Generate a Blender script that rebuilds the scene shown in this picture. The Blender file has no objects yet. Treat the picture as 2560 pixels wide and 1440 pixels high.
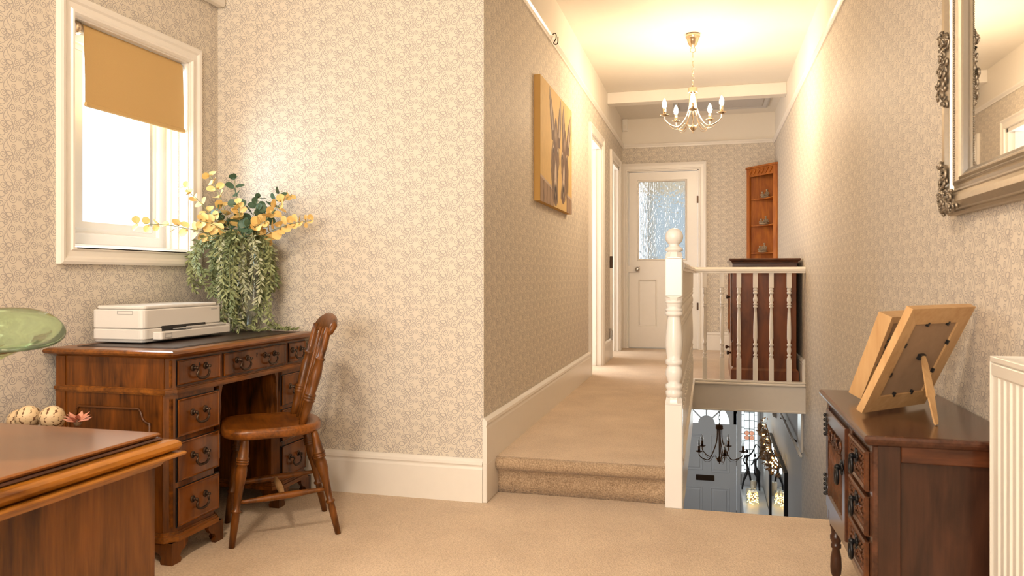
import bpy, math, random
from mathutils import Vector, Matrix
random.seed(7)
PI = math.pi
S = bpy.context.scene
# ------------------------------------------------------------------ camera
F_PX = 1890.0
TH = math.atan(492 / F_PX)
cam_d = bpy.data.cameras.new('camera')
cam_d.sensor_width = 36.0
cam_d.lens = 36.0 * F_PX / 2560
cam_d.shift_y = -30 / 2560
cam_d.clip_start = 0.05
cam_d.clip_end = 100
cam_o = bpy.data.objects.new('camera', cam_d)
S.collection.objects.link(cam_o)
cam_o.location = (0, 0, 1.0)
cam_o.rotation_euler = (PI / 2, 0, TH)
cam_d.dof.use_dof = True
cam_d.dof.focus_distance = 4.2
cam_d.dof.aperture_fstop = 6.3
S.camera = cam_o
# ------------------------------------------------------------------ view, sky
S.view_settings.view_transform = 'Standard'
S.view_settings.look = 'None'
S.view_settings.gamma = 1.0
S.view_settings.use_curve_mapping = False
S.view_settings.exposure = 1.75
world = bpy.data.worlds.new('overcast_sky')
S.world = world
world.use_nodes = True
_b = world.node_tree.nodes['Background']
_b.inputs[0].default_value = (0.88, 0.95, 1.0, 1)
_b.inputs[1].default_value = 0.22
S.cycles.max_bounces = 7
S.cycles.diffuse_bounces = 4
S.cycles.glossy_bounces = 3
S.cycles.transmission_bounces = 6
S.cycles.transparent_max_bounces = 10
S.cycles.use_denoising = True
S.cycles.sample_clamp_indirect = 6.0
S.cycles.caustics_reflective = False
S.cycles.caustics_refractive = False
# ------------------------------------------------------------------ lights
def area(name, loc, rot, sx, sy, power, col, spread=PI):
    d = bpy.data.lights.new(name, 'AREA')
    d.shape = 'RECTANGLE'; d.size = sx; d.size_y = sy
    d.energy = power; d.color = col; d.spread = spread
    o = bpy.data.objects.new(name, d); S.collection.objects.link(o)
    o.location = loc; o.rotation_euler = rot
    return o
def point(name, loc, power, col, r=0.03):
    d = bpy.data.lights.new(name, 'POINT')
    d.energy = power; d.color = col; d.shadow_soft_size = r
    o = bpy.data.objects.new(name, d); S.collection.objects.link(o)
    o.location = loc
    return o
DAY = (0.86, 0.93, 1.0); WARM = (1.0, 0.72, 0.42)
# daylight through the landing window, over the desk
area('window_daylight', (-2.72, 2.80, 1.60), (0, -PI / 2, 0), 1.1, 1.5, 21, DAY)
# warm fill added behind the camera, shaped like daylight from a rear window
area('rear_fill_light', (-0.9, -1.93, 1.45), (PI / 2, 0, 0), 1.8, 1.3, 34, (1.0, 0.90, 0.78))
# hall: daylight at the porch window, then added fill from the unseen left
area('porch_daylight', (0.1, 10.75, -1.2), (-PI / 2, 0, 0), 1.2, 1.3, 9, DAY)
area('hall_fill_light', (-1.12, 8.8, -1.2), (0, -PI / 2, 0), 1.3, 1.6, 5.5, (0.95, 0.97, 1.0))
# daylight rooms beyond the doors of the landing
area('bedroom_daylight', (-1.15, 10.2, 1.7), (0, -PI / 2, 0), 1.3, 1.2, 9, (1.0, 0.97, 0.93))
area('side_room_daylight', (-2.1, 7.4, 1.3), (0, -PI / 2, 0), 1.3, 2.2, 22, (0.97, 0.97, 1.0))
# ------------------------------------------------------------------ nodes
def newmat(name):
    m = bpy.data.materials.new(name); m.use_nodes = True
    nt = m.node_tree
    return m, nt, nt.nodes['Principled BSDF']
def L(nt, a, b): nt.links.new(a, b)
def math_n(nt, op, a, b=None, c=None):
    n = nt.nodes.new('ShaderNodeMath'); n.operation = op
    for i, x in enumerate((a, b, c)):
        if x is None: continue
        if isinstance(x, (int, float)): n.inputs[i].default_value = x
        else: L(nt, x, n.inputs[i])
    return n.outputs[0]
def plain(name, col, rough=0.5, metal=0.0, bump=0.0, bscale=60, spec=0.5, coat=0.0, var=0.0):
    m, nt, p = newmat(name)
    p.inputs['Base Color'].default_value = (*col, 1)
    p.inputs['Roughness'].default_value = rough
    p.inputs['Metallic'].default_value = metal
    p.inputs['Specular IOR Level'].default_value = spec
    p.inputs['Coat Weight'].default_value = coat
    p.inputs['Coat Roughness'].default_value = 0.12
    tc = nt.nodes.new('ShaderNodeTexCoord')
    no = nt.nodes.new('ShaderNodeTexNoise'); no.inputs['Scale'].default_value = bscale
    no.inputs['Detail'].default_value = 3
    L(nt, tc.outputs['Object'], no.inputs['Vector'])
    mx = nt.nodes.new('ShaderNodeMix'); mx.data_type = 'RGBA'
    mx.inputs[6].default_value = (*[c * (1 - var) for c in col], 1)
    mx.inputs[7].default_value = (*[min(1, c * (1 + var)) for c in col], 1)
    L(nt, no.outputs['Fac'], mx.inputs[0]); L(nt, mx.outputs[2], p.inputs['Base Color'])
    if bump:
        b = nt.nodes.new('ShaderNodeBump'); b.inputs['Strength'].default_value = bump
        b.inputs['Distance'].default_value = 0.002
        L(nt, no.outputs['Fac'], b.inputs['Height']); L(nt, b.outputs[0], p.inputs['Normal'])
    return m
def wood(name, dark, light, axis='Z', scale=1.0, rough=0.3, coat=0.3, stripe=0.5, figure=0.35):
    m, nt, p = newmat(name)
    tc = nt.nodes.new('ShaderNodeTexCoord'); mp = nt.nodes.new('ShaderNodeMapping')
    L(nt, tc.outputs['Object'], mp.inputs[0])
    sc = {'X': (0.07, 1, 1), 'Y': (1, 0.07, 1), 'Z': (1, 1, 0.07)}[axis]
    mp.inputs['Scale'].default_value = [s * scale for s in sc]
    n1 = nt.nodes.new('ShaderNodeTexNoise'); n1.inputs['Scale'].default_value = 90
    n1.inputs['Detail'].default_value = 5; n1.inputs['Roughness'].default_value = 0.65
    L(nt, mp.outputs[0], n1.inputs['Vector'])
    n2 = nt.nodes.new('ShaderNodeTexNoise'); n2.inputs['Scale'].default_value = 9 * scale
    n2.inputs['Detail'].default_value = 3; n2.inputs['Distortion'].default_value = 1.4
    mp2 = nt.nodes.new('ShaderNodeMapping')
    mp2.inputs['Scale'].default_value = [1 if s == 1 else 0.3 for s in sc]
    L(nt, tc.outputs['Object'], mp2.inputs[0]); L(nt, mp2.outputs[0], n2.inputs['Vector'])
    a = math_n(nt, 'MULTIPLY', n1.outputs['Fac'], stripe)
    f = math_n(nt, 'MULTIPLY_ADD', n2.outputs['Fac'], figure * 2, a)
    f = math_n(nt, 'MULTIPLY_ADD', f, 2.5, -1.02 - 0.3 * (stripe + figure - 0.85))
    r = nt.nodes.new('ShaderNodeMix'); r.data_type = 'RGBA'; r.clamp_factor = True
    r.inputs[6].default_value = (*dark, 1); r.inputs[7].default_value = (*light, 1)
    L(nt, f, r.inputs[0]); L(nt, r.outputs[2], p.inputs['Base Color'])
    p.inputs['Roughness'].default_value = rough
    p.inputs['Coat Weight'].default_value = coat * 0.5; p.inputs['Coat Roughness'].default_value = 0.15
    p.inputs['Specular IOR Level'].default_value = 0.35
    b = nt.nodes.new('ShaderNodeBump'); b.inputs['Strength'].default_value = 0.12
    b.inputs['Distance'].default_value = 0.001
    L(nt, n1.outputs['Fac'], b.inputs['Height']); L(nt, b.outputs[0], p.inputs['Normal'])
    return m
def emit(name, col, strength):
    m, nt, p = newmat(name)
    p.inputs['Base Color'].default_value = (*col, 1)
    p.inputs['Emission Color'].default_value = (*col, 1)
    p.inputs['Emission Strength'].default_value = strength
    return m
def thin_glass(name, tint, clear=0.7, rough=0.05, diffuse=False, bump_scale=0, vertical=True):
    """window pane: lets the light through, frosts or reflects the rest"""
    m, nt, p = newmat(name)
    out = nt.nodes['Material Output']
    tr = nt.nodes.new('ShaderNodeBsdfTransparent'); tr.inputs[0].default_value = (*tint, 1)
    if diffuse:
        g = nt.nodes.new('ShaderNodeBsdfTranslucent'); g.inputs[0].default_value = (*tint, 1)
    else:
        g = nt.nodes.new('ShaderNodeBsdfGlossy'); g.inputs[0].default_value = (1, 1, 1, 1)
        g.inputs['Roughness'].default_value = rough
    mx = nt.nodes.new('ShaderNodeMixShader'); mx.inputs[0].default_value = 1 - clear
    L(nt, tr.outputs[0], mx.inputs[1]); L(nt, g.outputs[0], mx.inputs[2])
    if bump_scale:
        tc = nt.nodes.new('ShaderNodeTexCoord'); w = nt.nodes.new('ShaderNodeTexNoise')
        mp = nt.nodes.new('ShaderNodeMapping'); mp.inputs['Scale'].default_value = (1, 1, 0.03)
        w.inputs['Scale'].default_value = bump_scale
        L(nt, tc.outputs['Object'], mp.inputs[0]); L(nt, mp.outputs[0], w.inputs['Vector'])
        f = math_n(nt, 'MULTIPLY_ADD', w.outputs['Fac'], 0.6, 1 - clear - 0.3)
        L(nt, f, mx.inputs[0])
    L(nt, mx.outputs[0], out.inputs[0])
    return m

def wallpaper(name, axis):
    """scrolling vine print: spirals, loops and leaves repeated on a half-drop lattice"""
    m, nt, p = newmat(name)
    ge = nt.nodes.new('ShaderNodeNewGeometry'); sp = nt.nodes.new('ShaderNodeSeparateXYZ')
    L(nt, ge.outputs['Position'], sp.inputs[0])
    W, H, K = 480.0, 590.0, 0.000177
    sn = nt.nodes.new('ShaderNodeSeparateXYZ'); L(nt, ge.outputs['True Normal'], sn.inputs[0])
    side = math_n(nt, 'GREATER_THAN', math_n(nt, 'ABSOLUTE', sn.outputs[0]), 0.5)      # faces looking along X run along Y
    hx = math_n(nt, 'ADD', math_n(nt, 'MULTIPLY', side, sp.outputs[1]), math_n(nt, 'MULTIPLY', math_n(nt, 'SUBTRACT', 1.0, side), sp.outputs[0]))
    u = math_n(nt, 'MULTIPLY', hx, 1 / (K * W))
    v0 = math_n(nt, 'MULTIPLY', sp.outputs[2], -1 / (K * H))
    v = math_n(nt, 'MULTIPLY_ADD', u, -0.5, v0)
    cb = nt.nodes.new('ShaderNodeCombineXYZ'); L(nt, u, cb.inputs[0]); L(nt, v, cb.inputs[1])
    def local(cx, cy):
        uu = cx / W; vv = cy / H - uu * 0.5
        a = nt.nodes.new('ShaderNodeVectorMath'); a.operation = 'ADD'
        L(nt, cb.outputs[0], a.inputs[0]); a.inputs[1].default_value = (0.5 - uu, 0.5 - vv, 0)
        f = nt.nodes.new('ShaderNodeVectorMath'); f.operation = 'FRACTION'; L(nt, a.outputs[0], f.inputs[0])
        s = nt.nodes.new('ShaderNodeSeparateXYZ'); L(nt, f.outputs[0], s.inputs[0])
        dx = math_n(nt, 'MULTIPLY_ADD', s.outputs[0], W, -W / 2)
        dy = math_n(nt, 'MULTIPLY_ADD', s.outputs[1], H, -H / 2)
        dy = math_n(nt, 'MULTIPLY_ADD', dx, 0.5 * H / W, dy)
        return dx, dy
    def length(dx, dy):
        c = nt.nodes.new('ShaderNodeCombineXYZ'); L(nt, dx, c.inputs[0]); L(nt, dy, c.inputs[1])
        l = nt.nodes.new('ShaderNodeVectorMath'); l.operation = 'LENGTH'; L(nt, c.outputs[0], l.inputs[0])
        return l.outputs[1]
    best = None
    def join(d):
        nonlocal best
        best = d if best is None else math_n(nt, 'MINIMUM', best, d)
    for cx, cy, R, pitch, dr, ph in ((265, 515, 96, 46, 1, .0), (415, 490, 60, 30, -1, .3), (300, 690, 60, 30, 1, .6),
                                     (545, 555, 84, 42, 1, .2), (597, 675, 62, 31, -1, .5), (370, 800, 74, 36, -1, .8),
                                     (490, 320, 98, 56, -1, .1), (345, 335, 66, 33, 1, .7), (170, 315, 60, 30, -1, .4)):
        dx, dy = local(cx, cy)
        r = length(dx, dy)
        an = math_n(nt, 'ARCTAN2', dy, dx)
        t = math_n(nt, 'MULTIPLY_ADD', r, 1 / pitch, ph + 8)
        t = math_n(nt, 'MULTIPLY_ADD', an, dr / (2 * PI), t)
        t = math_n(nt, 'PINGPONG', t, 0.5)
        t = math_n(nt, 'MULTIPLY', t, (pitch + 30) / 2)
        far = math_n(nt, 'GREATER_THAN', r, R)
        join(math_n(nt, 'MULTIPLY_ADD', far, 50, t))
    for cx, cy, rx, ry in ((505, 735, 76, 56), (190, 240, 74, 44), (600, 350, 32, 82)):
        dx, dy = local(cx, cy)
        dx = math_n(nt, 'MULTIPLY', dx, ry / rx)
        r = length(dx, dy)
        d = math_n(nt, 'SUBTRACT', r, ry)
        join(math_n(nt, 'ABSOLUTE', d))
    for cx, cy, A, ph in ((640, 300, 92, 0.4), (690, 330, 70, 2.2)):
        dx, dy = local(cx, cy)
        s = math_n(nt, 'MULTIPLY_ADD', dy, 2 * PI / H, ph)
        s = math_n(nt, 'SINE', s)
        d = math_n(nt, 'MULTIPLY_ADD', s, A, dx)
        d = math_n(nt, 'ABSOLUTE', d)
        join(math_n(nt, 'MULTIPLY', d, 0.85))
    mr = nt.nodes.new('ShaderNodeMapRange'); mr.inputs[1].default_value = 4.2; mr.inputs[2].default_value = 8.5
    mr.inputs[3].default_value = 1.0; mr.inputs[4].default_value = 0.0
    L(nt, best, mr.inputs[0])
    above = math_n(nt, 'GREATER_THAN', sp.outputs[2], 2.49)
    ink = math_n(nt, 'MULTIPLY_ADD', above, -1, mr.outputs[0])
    ink = math_n(nt, 'MAXIMUM', ink, 0)
    c1 = nt.nodes.new('ShaderNodeMix'); c1.data_type = 'RGBA'
    c1.inputs[6].default_value = (*WP_BASE, 1); c1.inputs[7].default_value = (*WP_LINE, 1)
    L(nt, ink, c1.inputs[0])
    c2 = nt.nodes.new('ShaderNodeMix'); c2.data_type = 'RGBA'
    c2.inputs[7].default_value = (*CREAM, 1)
    L(nt, above, c2.inputs[0]); L(nt, c1.outputs[2], c2.inputs[6])
    L(nt, c2.outputs[2], p.inputs['Base Color'])
    p.inputs['Roughness'].default_value = 0.62
    p.inputs['Specular IOR Level'].default_value = 0.3
    return m
WP_BASE = (0.715, 0.645, 0.54)
WP_LINE = (0.41, 0.365, 0.33)
CREAM = (0.80, 0.74, 0.65)
M = {}
M['paper_x'] = wallpaper('wallpaper_scroll_on_side_walls', 1)
M['paper_y'] = wallpaper('wallpaper_scroll_on_end_walls', 0)
M['cream'] = plain('cream_emulsion', CREAM, 0.7, bump=0.05, var=0.02, bscale=20)
M['ceiling'] = plain('ceiling_emulsion', (0.82, 0.77, 0.69), 0.8, bump=0.08, var=0.02, bscale=14)
M['gloss'] = plain('cream_gloss_paint', (0.83, 0.78, 0.71), 0.28, bump=0.05, var=0.02, bscale=30)
M['white'] = plain('white_gloss_paint', (0.88, 0.86, 0.83), 0.22, bump=0.03, var=0.01, bscale=30)
M['upvc'] = plain('white_window_frame', (0.86, 0.85, 0.83), 0.3)
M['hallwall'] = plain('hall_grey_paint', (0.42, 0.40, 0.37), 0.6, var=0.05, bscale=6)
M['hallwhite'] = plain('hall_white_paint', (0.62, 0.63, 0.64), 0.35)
M['mahog'] = wood('mahogany_veneer', (0.018, 0.005, 0.001), (0.22, 0.064, 0.007), 'Z', 1.0, 0.30, 0.35)
M['mahog_y'] = wood('mahogany_rail', (0.045, 0.011, 0.002), (0.32, 0.105, 0.013), 'Y', 1.0, 0.28, 0.4)
M['mahog_x'] = wood('mahogany_edge', (0.03, 0.008, 0.002), (0.20, 0.062, 0.009), 'X', 1.0, 0.28, 0.4)
M['flame'] = wood('flame_mahogany_drawer', (0.012, 0.003, 0.001), (0.20, 0.058, 0.007), 'Z', 0.7, 0.25, 0.5, 0.3, 0.55)
M['chair'] = wood('worn_elm', (0.016, 0.005, 0.001), (0.21, 0.068, 0.009), 'Z', 1.3, 0.40, 0.25, 0.6, 0.4)
M['chair_x'] = wood('worn_elm_seat', (0.03, 0.008, 0.002), (0.27, 0.085, 0.011), 'X', 1.3, 0.3, 0.4, 0.6, 0.4)
M['table'] = wood('polished_mahogany_table', (0.16, 0.055, 0.013), (0.29, 0.108, 0.028), 'X', 0.7, 0.16, 0.7)
M['table_edge'] = wood('polished_mahogany_moulding', (0.09, 0.025, 0.003), (0.44, 0.165, 0.018), 'Y', 0.8, 0.2, 0.6)
M['table_side'] = wood('walnut_side', (0.022, 0.006, 0.002), (0.21, 0.070, 0.010), 'Z', 0.7, 0.25, 0.4)
M['dark'] = wood('dark_oak', (0.018, 0.007, 0.004), (0.065, 0.024, 0.012), 'Z', 1.2, 0.32, 0.3)
M['dark_y'] = wood('dark_oak_top', (0.03, 0.011, 0.006), (0.10, 0.036, 0.018), 'Y', 1.2, 0.22, 0.5)
M['dark_x'] = wood('dark_oak_edge', (0.03, 0.010, 0.005), (0.13, 0.04, 0.015), 'X', 1.2, 0.25, 0.5)
M['carved'] = wood('carved_oak', (0.03, 0.010, 0.005), (0.15, 0.05, 0.016), 'Y', 1.5, 0.3, 0.3)
M['pine'] = wood('light_oak_frame', (0.46, 0.26, 0.105), (0.64, 0.41, 0.20), 'Z', 0.9, 0.45, 0.05)
M['pine_x'] = wood('light_oak_frame_rail', (0.46, 0.26, 0.105), (0.64, 0.41, 0.20), 'X', 0.9, 0.45, 0.05)
M['mdf'] = plain('brown_backing_board', (0.34, 0.22, 0.13), 0.8, var=0.15, bscale=40)
M['chest'] = wood('chest_mahogany', (0.04, 0.010, 0.003), (0.20, 0.055, 0.012), 'Z', 0.6, 0.3, 0.4, 0.35, 0.55)
M['teak'] = wood('orange_teak', (0.26, 0.065, 0.009), (0.56, 0.19, 0.022), 'Z', 0.8, 0.55, 0.0)
M['iron'] = plain('black_iron', (0.02, 0.02, 0.022), 0.32, 0.7, bump=0.2, bscale=200)
M['bronze'] = plain('antique_brass', (0.07, 0.042, 0.026), 0.38, 0.75, bump=0.1, bscale=200)
M['hallbronze'] = plain('antique_bronze', (0.14, 0.075, 0.04), 0.35, 0.9)
M['nickel'] = plain('brushed_brass_nickel', (0.62, 0.50, 0.36), 0.25, 1.0)
M['chrome'] = plain('satin_chrome', (0.55, 0.53, 0.50), 0.2, 1.0)
M['silver'] = plain('antique_silver_gilt', (0.52, 0.45, 0.35), 0.34, 0.85, bump=0.15, bscale=120, var=0.12)
M['silver_dark'] = plain('antique_silver_gilt_relief', (0.30, 0.25, 0.19), 0.4, 0.8, bump=0.3, bscale=200, var=0.3)
M['mirror'] = plain('silvered_glass', (0.88, 0.88, 0.87), 0.015, 1.0)
M['blind'] = plain('mustard_blind_cloth', (0.60, 0.39, 0.155), 0.85, bump=0.4, bscale=600, var=0.06)
M['leather'] = plain('dark_leather', (0.035, 0.018, 0.012), 0.38, bump=0.25, bscale=500, var=0.1)
M['printer'] = plain('off_white_plastic', (0.72, 0.69, 0.65), 0.4)
M['printer_grey'] = plain('grey_plastic', (0.42, 0.41, 0.40), 0.45)
M['black'] = plain('black_plastic', (0.012, 0.012, 0.013), 0.4)
M['radiator'] = plain('white_radiator_enamel', (0.70, 0.66, 0.59), 0.32)
M['leaf_y'] = plain('yellow_leaf', (0.80, 0.55, 0.20), 0.6, var=0.15, bscale=50)
M['leaf_g'] = plain('dark_green_leaf', (0.07, 0.13, 0.075), 0.5, var=0.25, bscale=40)
M['leaf_p'] = plain('pale_green_leaf', (0.30, 0.33, 0.15), 0.6, var=0.45, bscale=30)
M['leaf_m'] = plain('mid_green_leaf', (0.17, 0.21, 0.09), 0.6, var=0.4, bscale=30)
M['leaf_w'] = plain('whitish_green_leaf', (0.48, 0.50, 0.33), 0.6, var=0.3, bscale=30)
M['stem'] = plain('green_stem', (0.25, 0.28, 0.12), 0.6)
M['wicker'] = plain('wicker', (0.35, 0.22, 0.11), 0.7, bump=0.6, bscale=150, var=0.3)
M['ball'] = plain('pale_wooden_curl', (0.66, 0.48, 0.28), 0.55, var=0.2, bscale=40)
M['gap'] = plain('dark_gap', (0.16, 0.07, 0.03), 0.8)
M['pink'] = plain('dusty_pink_petal', (0.62, 0.26, 0.17), 0.6, var=0.2)
M['pebble'] = plain('resin_figurine', (0.36, 0.28, 0.19), 0.4, var=0.5, bscale=120)
M['sculpt'] = plain('dark_bronze_sculpture', (0.015, 0.014, 0.016), 0.25, 0.3)
M['candle'] = plain('cream_wax', (0.62, 0.55, 0.42), 0.6)
M['dried'] = plain('dried_brown_flower', (0.20, 0.12, 0.06), 0.8, var=0.5, bscale=80)
M['lead'] = plain('window_lead', (0.03, 0.03, 0.03), 0.5)
M['bulb'] = emit('lit_bulb', (1.0, 0.76, 0.50), 175)
M['opal'] = emit('fill_lamp_glass', (1.0, 0.83, 0.64), 64)
M['bulb_off'] = thin_glass('unlit_bulb_glass', (0.9, 0.9, 0.9), 0.75, 0.05)
M['fairy'] = emit('fairy_light', (1.0, 0.62, 0.2), 5)
M['pane'] = thin_glass('obscured_window_glass', (0.97, 0.99, 1.0), 0.7, diffuse=True, bump_scale=70)
M['clear'] = thin_glass('clear_glass', (0.95, 0.98, 0.97), 0.84, 0.03)
M['pink_glass'] = thin_glass('pink_stained_glass', (0.80, 0.50, 0.38), 0.85, 0.1)
M['porch'] = thin_glass('porch_glass', (0.96, 0.98, 0.95), 0.9, 0.1, diffuse=True)
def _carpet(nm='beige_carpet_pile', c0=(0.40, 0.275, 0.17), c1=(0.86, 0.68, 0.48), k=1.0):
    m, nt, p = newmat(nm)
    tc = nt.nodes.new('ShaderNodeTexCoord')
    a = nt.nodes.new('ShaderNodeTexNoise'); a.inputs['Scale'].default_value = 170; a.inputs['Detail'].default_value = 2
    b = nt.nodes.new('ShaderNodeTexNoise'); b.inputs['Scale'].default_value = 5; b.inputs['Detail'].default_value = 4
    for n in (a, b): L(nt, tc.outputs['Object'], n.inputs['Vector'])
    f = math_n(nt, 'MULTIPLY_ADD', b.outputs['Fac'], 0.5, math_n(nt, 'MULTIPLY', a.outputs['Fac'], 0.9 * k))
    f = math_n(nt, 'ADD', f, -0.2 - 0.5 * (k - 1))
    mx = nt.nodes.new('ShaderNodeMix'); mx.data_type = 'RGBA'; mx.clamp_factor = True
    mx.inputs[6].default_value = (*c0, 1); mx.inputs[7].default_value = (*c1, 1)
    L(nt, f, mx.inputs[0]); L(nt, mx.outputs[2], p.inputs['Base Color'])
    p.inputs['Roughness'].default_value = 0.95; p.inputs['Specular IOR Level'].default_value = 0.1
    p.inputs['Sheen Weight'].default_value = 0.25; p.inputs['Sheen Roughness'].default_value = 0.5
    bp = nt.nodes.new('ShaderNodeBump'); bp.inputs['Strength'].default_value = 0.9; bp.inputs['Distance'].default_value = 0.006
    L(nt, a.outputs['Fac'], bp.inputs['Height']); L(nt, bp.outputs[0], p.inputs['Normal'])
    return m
M['carpet'] = _carpet()
M['carpet_shaded'] = _carpet('beige_carpet_shaded_step', (0.20, 0.125, 0.068), (0.70, 0.52, 0.35), 1.5)  # darker, coarser copy: the step's shade is put into the carpet colour
def _textured_glass():
    m, nt, p = newmat('reeded_hammered_glass')
    p.inputs['Base Color'].default_value = (0.86, 0.92, 0.95, 1)
    p.inputs['Transmission Weight'].default_value = 1.0
    p.inputs['Roughness'].default_value = 0.04; p.inputs['IOR'].default_value = 1.35
    tc = nt.nodes.new('ShaderNodeTexCoord')
    w = nt.nodes.new('ShaderNodeTexWave'); w.wave_type = 'BANDS'; w.bands_direction = 'X'
    w.inputs['Scale'].default_value = 14; w.inputs['Distortion'].default_value = 0.0
    mp = nt.nodes.new('ShaderNodeMapping'); mp.inputs['Scale'].default_value = (1, 1, 1)
    L(nt, tc.outputs['Object'], mp.inputs[0]); L(nt, mp.outputs[0], w.inputs['Vector'])
    vo = nt.nodes.new('ShaderNodeTexVoronoi'); vo.inputs['Scale'].default_value = 42
    mp2 = nt.nodes.new('ShaderNodeMapping'); mp2.inputs['Scale'].default_value = (1, 1, 0.55)
    L(nt, tc.outputs['Object'], mp2.inputs[0]); L(nt, mp2.outputs[0], vo.inputs['Vector'])
    h = math_n(nt, 'MULTIPLY_ADD', vo.outputs['Distance'], 1.2, w.outputs['Fac'])
    bp = nt.nodes.new('ShaderNodeBump'); bp.inputs['Strength'].default_value = 1.0; bp.inputs['Distance'].default_value = 0.012
    L(nt, h, bp.inputs['Height']); L(nt, bp.outputs[0], p.inputs['Normal'])
    return m
M['reeded'] = _textured_glass()
def _green_glass():
    m, nt, p = newmat('green_blown_glass')
    p.inputs['Base Color'].default_value = (0.62, 0.82, 0.50, 1)
    p.inputs['Transmission Weight'].default_value = 0.9
    p.inputs['Roughness'].default_value = 0.05; p.inputs['IOR'].default_value = 1.4
    return m
M['green_glass'] = _green_glass()

# ------------------------------------------------------------------ mesh builder
class MB:
    def __init__(s): s.v = []; s.f = []; s.m = Matrix.Identity(4); s.smooth = []
    def add(s, vs, fs, smooth=False):
        n = len(s.v)
        s.v += [s.m @ Vector(p) for p in vs]
        s.f += [tuple(i + n for i in f) for f in fs]
        s.smooth += [smooth] * len(fs)
        return s
    def box(s, x0, x1, y0, y1, z0, z1, b=0.0):
        if x0 > x1: x0, x1 = x1, x0
        if y0 > y1: y0, y1 = y1, y0
        if z0 > z1: z0, z1 = z1, z0
        if b <= 0:
            vs = [(x, y, z) for x in (x0, x1) for y in (y0, y1) for z in (z0, z1)]
            return s.add(vs, [(0, 1, 3, 2), (4, 6, 7, 5), (0, 4, 5, 1), (2, 3, 7, 6), (0, 2, 6, 4), (1, 5, 7, 3)])
        b = min(b, (x1 - x0) / 2.01, (y1 - y0) / 2.01, (z1 - z0) / 2.01)
        vs = []; X = (x0, x1); Y = (y0, y1); Z = (z0, z1); ix = {}
        sg = (1, -1)
        for i in (0, 1):
            for j in (0, 1):
                for k in (0, 1):
                    for a in range(3):
                        p = [X[i] + sg[i] * b, Y[j] + sg[j] * b, Z[k] + sg[k] * b]
                        p[a] = (X[i], Y[j], Z[k])[a]
                        ix[i, j, k, a] = len(vs); vs.append(tuple(p))
        fs = []
        def q(*k): fs.append(tuple(ix[t] for t in k))
        for i in (0, 1):
            q((i, 0, 0, 0), (i, 1, 0, 0), (i, 1, 1, 0), (i, 0, 1, 0))
            q((0, i, 0, 1), (1, i, 0, 1), (1, i, 1, 1), (0, i, 1, 1))
            q((0, 0, i, 2), (1, 0, i, 2), (1, 1, i, 2), (0, 1, i, 2))
            for j in (0, 1):
                q((i, j, 0, 0), (i, j, 1, 0), (i, j, 1, 1), (i, j, 0, 1))
                q((i, 0, j, 0), (i, 1, j, 0), (i, 1, j, 2), (i, 0, j, 2))
                q((0, i, j, 1), (1, i, j, 1), (1, i, j, 2), (0, i, j, 2))
                for k in (0, 1):
                    fs.append((ix[i, j, k, 0], ix[i, j, k, 1], ix[i, j, k, 2]))
        return s.add(vs, fs)
    def lathe(s, prof, seg=16, c=(0, 0, 0), smooth=True):
        vs = []; n = len(prof)
        for k in range(seg):
            a = 2 * PI * k / seg
            for r, z in prof: vs.append((c[0] + r * math.cos(a), c[1] + r * math.sin(a), c[2] + z))
        fs = []
        for k in range(seg):
            k2 = (k + 1) % seg
            for i in range(n - 1): fs.append((k * n + i, k2 * n + i, k2 * n + i + 1, k * n + i + 1))
        fs.append(tuple(k * n + n - 1 for k in range(seg))); fs.append(tuple(k * n for k in reversed(range(seg))))
        return s.add(vs, fs, smooth)
    def ball(s, c, r, seg=12, sc=(1, 1, 1)):
        pr = [(max(1e-4, math.sin(PI * i / seg)) * r, -math.cos(PI * i / seg) * r) for i in range(seg + 1)]
        vs = []; n = len(pr)
        for k in range(seg):
            a = 2 * PI * k / seg
            for q, z in pr: vs.append((c[0] + q * math.cos(a) * sc[0], c[1] + q * math.sin(a) * sc[1], c[2] + z * sc[2]))
        fs = [(k * n + i, ((k + 1) % seg) * n + i, ((k + 1) % seg) * n + i + 1, k * n + i + 1) for k in range(seg) for i in range(n - 1)]
        return s.add(vs, fs, True)
    def tube(s, pts, rad, seg=8, smooth=True, cap=True, flat=1.0):
        pts = [Vector(p) for p in pts]; n = len(pts)
        if not isinstance(rad, (list, tuple)): rad = [rad] * n
        up = Vector((0, 0, 1)); vs = []; prev = None
        for i, p in enumerate(pts):
            t = (pts[min(i + 1, n - 1)] - pts[max(i - 1, 0)]).normalized()
            if prev is None:
                a = t.cross(up)
                if a.length < 1e-3: a = t.cross(Vector((1, 0, 0)))
            else:
                a = prev - t * prev.dot(t)
                if a.length < 1e-5: a = t.orthogonal()
            a.normalize(); prev = a; b = t.cross(a)
            for k in range(seg):
                w = 2 * PI * k / seg
                vs.append(p + a * math.cos(w) * rad[i] + b * math.sin(w) * rad[i] * flat)
        fs = [(i * seg + k, i * seg + (k + 1) % seg, (i + 1) * seg + (k + 1) % seg, (i + 1) * seg + k) for i in range(n - 1) for k in range(seg)]
        if cap: fs += [tuple(reversed(range(seg))), tuple((n - 1) * seg + k for k in range(seg))]
        return s.add(vs, fs, smooth)
    def prism(s, poly, axis, a0, a1):
        """poly: 2-D outline; axis: extrusion axis. X->(y,z), Y->(x,z), Z->(x,y)"""
        def P(p, a):
            return {'X': (a, p[0], p[1]), 'Y': (p[0], a, p[1]), 'Z': (p[0], p[1], a)}[axis]
        n = len(poly)
        vs = [P(p, a0) for p in poly] + [P(p, a1) for p in poly]
        fs = [(i, (i + 1) % n, n + (i + 1) % n, n + i) for i in range(n)]
        fs += [tuple(reversed(range(n))), tuple(range(n, 2 * n))]
        return s.add(vs, fs)
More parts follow.
